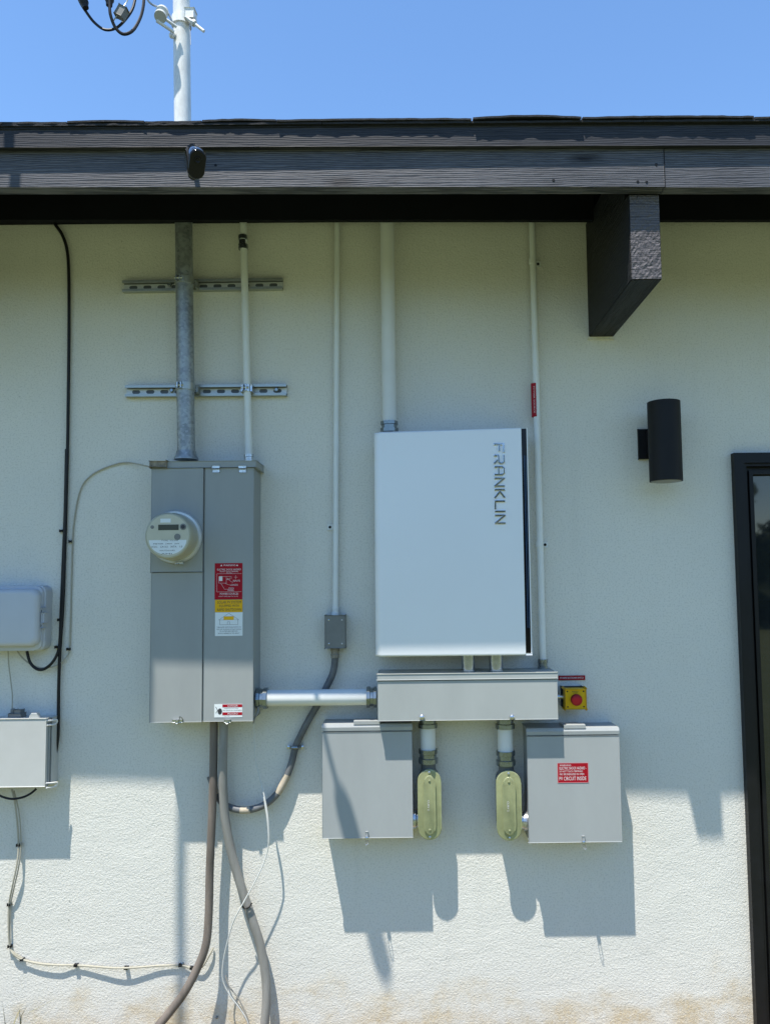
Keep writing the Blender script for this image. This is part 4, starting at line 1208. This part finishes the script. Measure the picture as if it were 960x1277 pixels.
# ------------------------------------------------------------------ wall lamp
ra = 0.0555
c0, c1 = P(826.5, 500, 0.105), P(830.2, 592, 0.105)
lx_ = (c0.x + c1.x) / 2
zt, zb = P(826, 497, 0.105 + ra).z, P(830, 597.8, 0.105 + ra).z
lamp = thing('wall_lamp', 'black cylindrical up-and-down wall lamp left of the door', 'wall lamp', (lx_, -0.105, zb))
obj('shade', lathe(bmesh.new(), Vector((lx_, -0.105, zb)), Vector((lx_, -0.105, zt)), [(0.012, ra - 0.003), (0, ra - 0.003), (0, ra), (zt - zb, ra), (zt - zb, ra - 0.003), (zt - zb - 0.012, ra - 0.003)], 48), BLACK, lamp, True)
obj('lens', lathe(bmesh.new(), Vector((lx_, -0.105, zb - 0.0012)), Vector((lx_, -0.105, zt)), [(0, ra - 0.006), (0.006, ra - 0.0042)], 40), LENSD, lamp, True)
X0, X1, Z0, Z1 = rect(795.8, 535, 842, 572, 0.012)
obj('wall_plate', box(X0, X1, 0.001, 0.012, Z0, Z1, 0.002), BLACK, lamp)
obj('arm', box(lx_ - 0.035, lx_ + 0.02, 0.0125, 0.06, Z0 + 0.01, Z1 - 0.01, 0.002), BLACK, lamp)

# ------------------------------------------------------------------ security camera on the fascia
cb_ = P(245.5, 204.5, 0.735)
rear_ = P(237.5, 193, 0.652)
hw, hh_ = 0.0235, 0.0395
sc_ = thing('security_camera', 'small black security camera mounted on the fascia board', 'camera', P(244, 205, 0.58))
def capsule_ring(bm, c, k, ax):
    ring = []
    for i in range(32):
        an = 2 * math.pi * i / 32
        x = hw * k * math.cos(an); z = hw * k * math.sin(an) + (hh_ - hw) * k * (1 if math.sin(an) > 0 else -1)
        ring.append(bm.verts.new(c + ax[0] * x + ax[1] * z))
    return ring
fwd = (cb_ - rear_).normalized()
rt = fwd.cross(Vector((0, 0, 1))).normalized(); upv = rt.cross(fwd).normalized()
def capsule(prof, c):
    bm = bmesh.new()
    rs = [capsule_ring(bm, c + fwd * s_, k, (rt, upv)) for s_, k in prof]
    for q in range(len(rs) - 1):
        for i in range(32): bm.faces.new((rs[q][i], rs[q][(i + 1) % 32], rs[q + 1][(i + 1) % 32], rs[q + 1][i]))
    bm.faces.new(rs[0][::-1]); bm.faces.new(rs[-1])
    return bm
CAMB = mat('camera_shell', (0.010, 0.011, 0.014), 0.12, coat=1.0)
obj('shell', capsule([(-0.088, 0.45), (-0.084, 0.75), (-0.070, 0.95), (-0.02, 1.0), (0, 1.0), (0.004, 0.97)], cb_), CAMB, sc_, True)
obj('front_glass', capsule([(0.0035, 0.95), (0.006, 0.93), (0.008, 0.88), (0.0085, 0.5)], cb_), BLACKG, sc_, True)
lc = cb_ + fwd * 0.0086 + upv * 0.012
obj('lens', lathe(bmesh.new(), lc, lc + fwd, [(0, 0.010), (0.002, 0.009), (0.0022, 0.006), (0.0005, 0.004), (0.0005, 0)], 20), BLACKG, sc_, True)
ma = P(242, 205, 0.5625)
bm = tube([ma, ma + Vector((0, -0.035, 0)), rear_ - upv * 0.008, cb_ - fwd * 0.055], 0.0075, 12)
lathe(bm, ma + Vector((0, 0.002, 0)), ma + Vector((0, -1, 0)), [(0, 0.020), (0.006, 0.020), (0.010, 0.012)], 24)
obj('mount', bm, BLACK, sc_, True)
q0 = cb_ - upv * 0.047 - fwd * 0.03
obj('mount_socket', lathe(bmesh.new(), q0, q0 + upv, [(0, 0.006), (0.004, 0.012), (0.012, 0.015), (0.018, 0.016)], 18), BLACK, sc_, True)

# ------------------------------------------------------------------ telecom box, upper left
D5 = 0.09
X0, X1, Z0, Z1 = rect(-120, 736, 45.5, 806.5, D5)
tb_ = thing('telecom_box', 'grey plastic utility box with rounded lid at left edge', 'utility box', ((X0 + X1) / 2, 0, Z0))
XB0, XB1, ZB0, ZB1 = rect(-128, 731, 56, 812.5, 0.05)
def rounded(x0, x1, z0, z1, r, n=8):
    out = []
    for cx_, cz_, a0 in ((x1 - r, z1 - r, 0), (x0 + r, z1 - r, 90), (x0 + r, z0 + r, 180), (x1 - r, z0 + r, 270)):
        for k in range(n + 1):
            an = math.radians(a0 + 90 * k / n); out.append((cx_ + r * math.cos(an), cz_ + r * math.sin(an)))
    return out
obj('base', prism_y(rounded(XB0, XB1 + 0.002, ZB0, ZB1, 0.024), 0.001, 0.048, bev=0.003), TELE, tb_, True)
obj('rim', prism_y(rounded(XB0 + 0.003, XB1 - 0.004, ZB0 + 0.002, ZB1 - 0.002, 0.024), 0.0482, 0.060, bev=0.004), TELE, tb_, True)
bm = prism_y(rounded(X0, X1 + 0.004, Z0 - 0.002, Z1 + 0.002, 0.026), 0.0602, D5 - 0.016)
top = [f for f in bm.faces if all(abs(v.co.y + D5 - 0.016) < 1e-6 for v in f.verts)][0]
prev = list(top.verts); ctr = top.calc_center_median(); bm.faces.remove(top)
hx_, hz_ = (X1 - X0) / 2 + 0.002, (Z1 - Z0) / 2 + 0.002
base_co = [v.co.copy() for v in prev]
for k in range(1, 6):
    an = math.pi / 2 * k / 5; ins = 0.016 * (1 - math.cos(an)); dep = 0.016 * math.sin(an)
    cur_ = [bm.verts.new((ctr.x + (c_.x - ctr.x) * (hx_ - ins) / hx_, -(D5 - 0.016 + dep), ctr.z + (c_.z - ctr.z) * (hz_ - ins) / hz_)) for c_ in base_co]
    for q_ in range(len(prev)): bm.faces.new((prev[q_], prev[(q_ + 1) % len(prev)], cur_[(q_ + 1) % len(prev)], cur_[q_]))
    prev = cur_
bm.faces.new(prev)
obj('lid', bm, TELE, tb_, True)
c = P(53.5, 770.5, 0.055)
bm = box(c.x - 0.008, c.x + 0.007, 0.050, 0.066, c.z - 0.034, c.z + 0.034, 0.004, 3)
la = obj('latch', bm, TELE, tb_, True)
bm = box(c.x + 0.002, c.x + 0.013, 0.045, 0.068, c.z - 0.016, c.z + 0.018, 0.003, 3)
obj('latch_tab', bm, TELE, la, True)
for zz in (-0.026, 0.024): obj('latch_hole', lathe(bmesh.new(), Vector((c.x - .002, -.0662, c.z + zz)), Vector((c.x - .002, -1, c.z + zz)), [(0, .005), (.0006, .005), (.0006, 0)], 14), GREYD, la)
obj('latch_slot', box(c.x - 0.006, c.x - 0.001, 0.0661, 0.0668, c.z - 0.012, c.z + 0.014), GREYD, la)

# steel utility box, lower left
D6 = 0.078
X0, X1, Z0, Z1 = rect(-110, 897, 57.6, 982, D6)
ub_ = thing('steel_box', 'pale steel utility box with wire latches at left edge', 'utility box', ((X0 + X1) / 2, 0, Z0))
XB1 = P(68.5, 940, 0.03).x
obj('body', box(X0, XB1, 0.001, 0.050, Z0 + 0.002, Z1 - 0.002, 0.002), LBOX, ub_)
obj('gasket', box(X0 + 0.003, X1 + 0.004, 0.0505, 0.056, Z0 + 0.004, Z1 - 0.004), GASK, ub_)
obj('door', box(X0, X1, 0.0562, D6, Z0, Z1, 0.0025), LBOX, ub_)
obj('door_rim', box(X1 + 0.001, XB1 - 0.004, 0.0502, 0.064, Z0 + 0.002, Z1 - 0.002, 0.001), GREYL, ub_)
for py_, nm in ((897.5, 0), (975.5, 1)):
    p = P(64, py_, 0.062)
    bm = bmesh.new()
    t0 = P(57.5, py_ + 4.5, 0.078); t1 = P(71.5, py_ + 0.5, 0.05); t2 = P(69, py_ + 5.5, 0.052); t3 = P(58, py_ + 7, 0.078)
    q0 = P(57.5, py_ + 1.5, 0.078)
    tube([q0, q0.lerp(t1, .5), t1, t2, t3], 0.0032, 6, bm, k=3)
    obj('wire_latch', bm, LENS, ub_, True)
c = P(43.5, 894, 0.07)
bm = prism_y([(c.x - 0.019, Z1 - 0.001), (c.x + 0.019, Z1 - 0.001), (c.x + 0.012, Z1 + 0.010), (c.x + 0.009, Z1 + 0.018), (c.x - 0.009, Z1 + 0.018), (c.x - 0.012, Z1 + 0.010)], 0.055, 0.076, bev=0.002)
obj('hinge_lug', bm, LBOX, ub_)
c = P(20, 888, 0.04)
bm = box(c.x - 0.018, c.x + 0.026, 0.02, 0.055, Z1 - 0.001, Z1 + 0.012, 0.002)
bx(bm, c.x + 0.000, c.x + 0.022, 0.024, 0.05, Z1 + 0.0115, Z1 + 0.024, 0.002)
lathe(bm, Vector((c.x - 0.010, -0.038, Z1 + 0.011)), Vector((c.x - 0.010, -0.038, Z1 + 1)), [(0, 0.008), (0.014, 0.008), (0.017, 0.005)], 14)
obj('cable_entry', bm, GREYD, ub_)
obj('lower_gland', box(P(16, 985, .04).x - 0.004, P(27, 985, .04).x, 0.025, 0.05, Z0 - 0.006, Z0 + 0.001, 0.001), GASK, ub_)

# ------------------------------------------------------------------ cables
def cable(name, label, pts, r, m, group=None, clips=(), n=8, clipm=None):
    ps = PP(*pts)
    o = thing(name, label, 'cable', ps[0], group)
    obj('sheath', tube(ps, r, n), m, o, True)
    for cx_, cy_, cd in clips: clip(o, P(cx_, cy_, cd), m=clipm)
    return o
cable('black_cable', 'thick black cable from the eave past both left boxes',
      [(64, 270, .012), (70, 281, .012), (78, 293, .012), (84, 312, .012), (86.2, 345, .011), (86.4, 420, .010), (85.5, 500, .010), (84.6, 560, .010), (83, 620, .010), (80.8, 700, .010), (78.5, 760, .012), (75.3, 810, .014), (73.8, 850, .014), (73.2, 890, .012), (72.6, 918, .012), (70, 938, .010), (68.2, 950, .005)], 0.0058, BLACKC)
cable('black_cable', 'black cable looping up into bottom of the plastic utility box',
      [(83.2, 560, .008), (81.4, 640, .008), (79, 700, .010), (76.6, 760, .012), (75.0, 800, .016), (72, 815, .02), (65, 827, .024), (55, 834.5, .026), (46, 834, .026), (38, 826, .024), (34, 812, .022)], 0.0052, BLACKC, clips=((77, 662, .008), (74.5, 773, .012), (71, 807, .012)))
cable('black_cable', 'short black cable loop under the steel utility box',
      [(-12, 984, .045), (-4, 990, .05), (6, 994.5, .055), (16, 996.3, .055), (28, 994.5, .05), (38, 990, .045), (46, 983.5, .035)], 0.0038, BLACKC)
cable('beige_wire', 'thin beige wire arching from panel corner down to plastic box',
      [(191, 583.5, .11), (182, 581, .05), (168, 578, .02), (156, 576.8, .008), (143, 579.5, .006), (128, 585, .005), (114, 593, .005), (104, 604, .005), (98, 620, .004), (93.5, 645, .004), (91, 670, .004), (89.6, 720, .004), (88.5, 770, .004), (87, 808, .006), (84, 818, .01), (75, 827.5, .014), (64, 832, .018), (50, 832.5, .02), (38, 828, .02), (28, 820, .02), (22, 812, .02)], 0.0026, BEIGE, clips=((88.6, 675.3, .004), (85.8, 809.5, .006)))
cable('grey_wire', 'thin grey wire between the two left utility boxes',
      [(10.4, 811, .025), (11.5, 830, .02), (14, 850, .02), (15.8, 868, .025), (15.5, 886, .036)], 0.0022, BEIGE)
cable('ground_cable', 'pale grey cable dropping from steel box then running along wall base',
      [(15, 984, .030), (19, 1000, .028), (22, 1025, .022), (23.6, 1054, .014), (21.5, 1078, .022), (16, 1105, .020), (11.8, 1128, .010), (11.2, 1155, .012), (12.8, 1180, .010), (17.5, 1190, .014), (28, 1196.5, .010), (48, 1201.5, .012), (72, 1203.6, .013), (95, 1203.8, .008), (125, 1206, .013), (142, 1207.3, .016), (157.5, 1207.2, .017), (178, 1206, .013), (200, 1204.2, .009), (226, 1204, .008), (240, 1207.5, .010), (252, 1206, .012), (262, 1190, .012), (266, 1182, .006)], 0.0032, BEIGE, clips=((23.4, 1054, .012), (12, 1128, .008), (12.6, 1180, .008), (28, 1196.5, .008), (95, 1203.8, .008), (157.5, 1207.2, .010), (225.5, 1203.5, .006), (239.5, 1207, .008)))
cable('grey_wire', 'second thin wire strand beside the cable under the steel box',
      [(18, 986, .022), (24.5, 1015, .02), (26.5, 1052, .013), (24, 1080, .016), (17.5, 1110, .012), (13.4, 1134, .008), (13.3, 1178, .008), (18, 1188, .01), (27, 1194, .007), (31, 1196, .004)], 0.0022, BEIGE, clipm=None)
o = cable('brown_cable', 'thick weathered brown cable hanging from panel bottom, bending left at ground',
      [(267, 894, .062), (266.5, 950, .060), (265, 1010, .058), (262, 1080, .056), (260.5, 1140, .060), (257, 1178, .066), (246, 1208, .074), (230, 1238, .084), (212, 1262, .092), (196, 1282, .10), (185, 1300, .10)], 0.0138, BROWNC, n=14)
o = cable('grey_cable', 'thick grey cable hanging from panel bottom, crossing to the right',
      [(279.5, 894, .066), (278.6, 930, .068), (278.2, 970, .062), (281, 1020, .052), (290, 1068, .044), (303, 1112, .040), (315, 1148, .038), (325, 1180, .036), (331, 1215, .036), (332.5, 1245, .038), (330.5, 1275, .04), (329, 1300, .04)], 0.0150, GREYC, n=14)
obj('zip_tie', tube(PP((301, 1127, .062), (305, 1133, .062), (311, 1131, .060), (314, 1126, .050)), 0.0028, 6), BLACKC, o, True)
o = cable('flexible_conduit', 'dark flexible conduit looping from junction box down and left behind cables',
      [(417.8, 806, .028), (418, 818, .028), (415.5, 838, .026), (407, 857, .024), (397, 877, .022), (386, 896, .022), (376, 915, .020), (368.5, 932, .018), (363.5, 952, .020), (355, 974, .022), (343, 993, .026), (328, 1004.5, .030), (310, 1010, .032), (294, 1009, .032), (280, 1003, .030), (271, 992, .026), (266.5, 980, .020), (262, 968, .012)], 0.0118, FLEX, n=14)
coupling(o, P(417.8, 808, .028), P(418, 820, .028), 0.0125, DIRTY, 'connector', False)
ps = smooth_path(PP((417.8, 806, .028), (418, 818, .028), (415.5, 838, .026), (407, 857, .024), (397, 877, .022), (386, 896, .022), (376, 915, .020), (368.5, 932, .018), (363.5, 952, .020), (355, 974, .022), (343, 993, .026), (328, 1004.5, .030), (310, 1010, .032), (294, 1009, .032), (280, 1003, .030), (271, 992, .026), (266.5, 980, .020), (262, 968, .012)), 8)
def near(px, py):
    t = P(px, py, 0.025); return min(range(len(ps)), key=lambda i: (ps[i] - t).length)
for a, b, nm in (((359, 966), (347, 989), 'worn_band'), ((312, 1010), (300, 1010), 'worn_band'), ((270.5, 991), (265, 978), 'worn_band')):
    i, j = sorted((near(*a), near(*b)))
    if j - i < 2: j = i + 2
    obj(nm, tube(ps[i:j + 1], 0.0122, 14, k=1), SAND, o, True)
c = P(368.5, 932, .016)
bm = bmesh.new()
tube([c + Vector((-0.026, 0.012, -0.002)), c + Vector((-0.014, 0.006, 0)), c + Vector((-0.012, -0.010, 0.002)), c + Vector((0, -0.016, 0.003)), c + Vector((0.012, -0.010, 0.002)), c + Vector((0.014, 0.006, 0)), c + Vector((0.026, 0.012, -0.002))], 0.0055, 8, bm)
st_ = obj('strap', bm, DARKFIT, o, True)
for s in (-1, 1): screw(st_, (c.x + s * 0.024, c.y + 0.004, c.z), 0.0062)
cable('white_wire', 'thin loose white wire hanging from conduit connector, tied round grey cable',
      [(318, 884, .07), (317, 905, .055), (318.5, 945, .045), (324, 970, .045), (329.5, 992, .055), (334, 1020, .062), (335.5, 1045, .064), (332, 1068, .062), (322, 1092, .062), (308, 1118, .064), (299, 1134, .066), (291, 1150, .062), (284.5, 1172, .056), (278.5, 1200, .05), (278, 1222, .048), (286, 1240, .044), (298, 1256, .04), (307, 1270, .038), (312, 1284, .036)], 0.0022, WHITEW)
obj_ = [o for o in bpy.data.objects if o.name.startswith('white_wire')][0]
obj('jacket', tube(PP((329.5, 994, .0555), (332, 1008, .059), (334, 1022, .0625), (335.3, 1040, .064), (335.2, 1052, .0638)), [0.0030, 0.0042, 0.0040, 0.0034, 0.0026], 8), WHITEW, obj_, True)
cable('grey_wire', 'thin grey wire trailing down the wall beside the grey cable',
      [(281, 1216, .012), (286, 1230, .014), (296, 1243, .014), (303, 1256, .014), (309, 1270, .014), (313, 1286, .012)], 0.0022, GREYC)
cable('grey_wire', 'short thin wire at panel lower right corner beside connector',
      [(322, 878, .09), (322, 888, .10), (318, 896, .10), (316, 902, .10)], 0.0028, GREYC)

# cap on small holes and screws left in the stucco
for i, (sx_, sy_) in enumerate(((228.5, 1201.5), (271, 1268),)):
    c = P(sx_, sy_, 0)
    o = obj('wall_screw', lathe(bmesh.new(), c + Vector((0, -0.0005, 0)), c + Vector((0, -1, 0)), [(0, .004), (.006, .004), (.007, .002), (.007, 0)], 10), DARKFIT)
    tag(o, ('small dark screw in the wall above the pale ground cable', 'small dark screw in the wall low between thick cables')[i], 'screw')
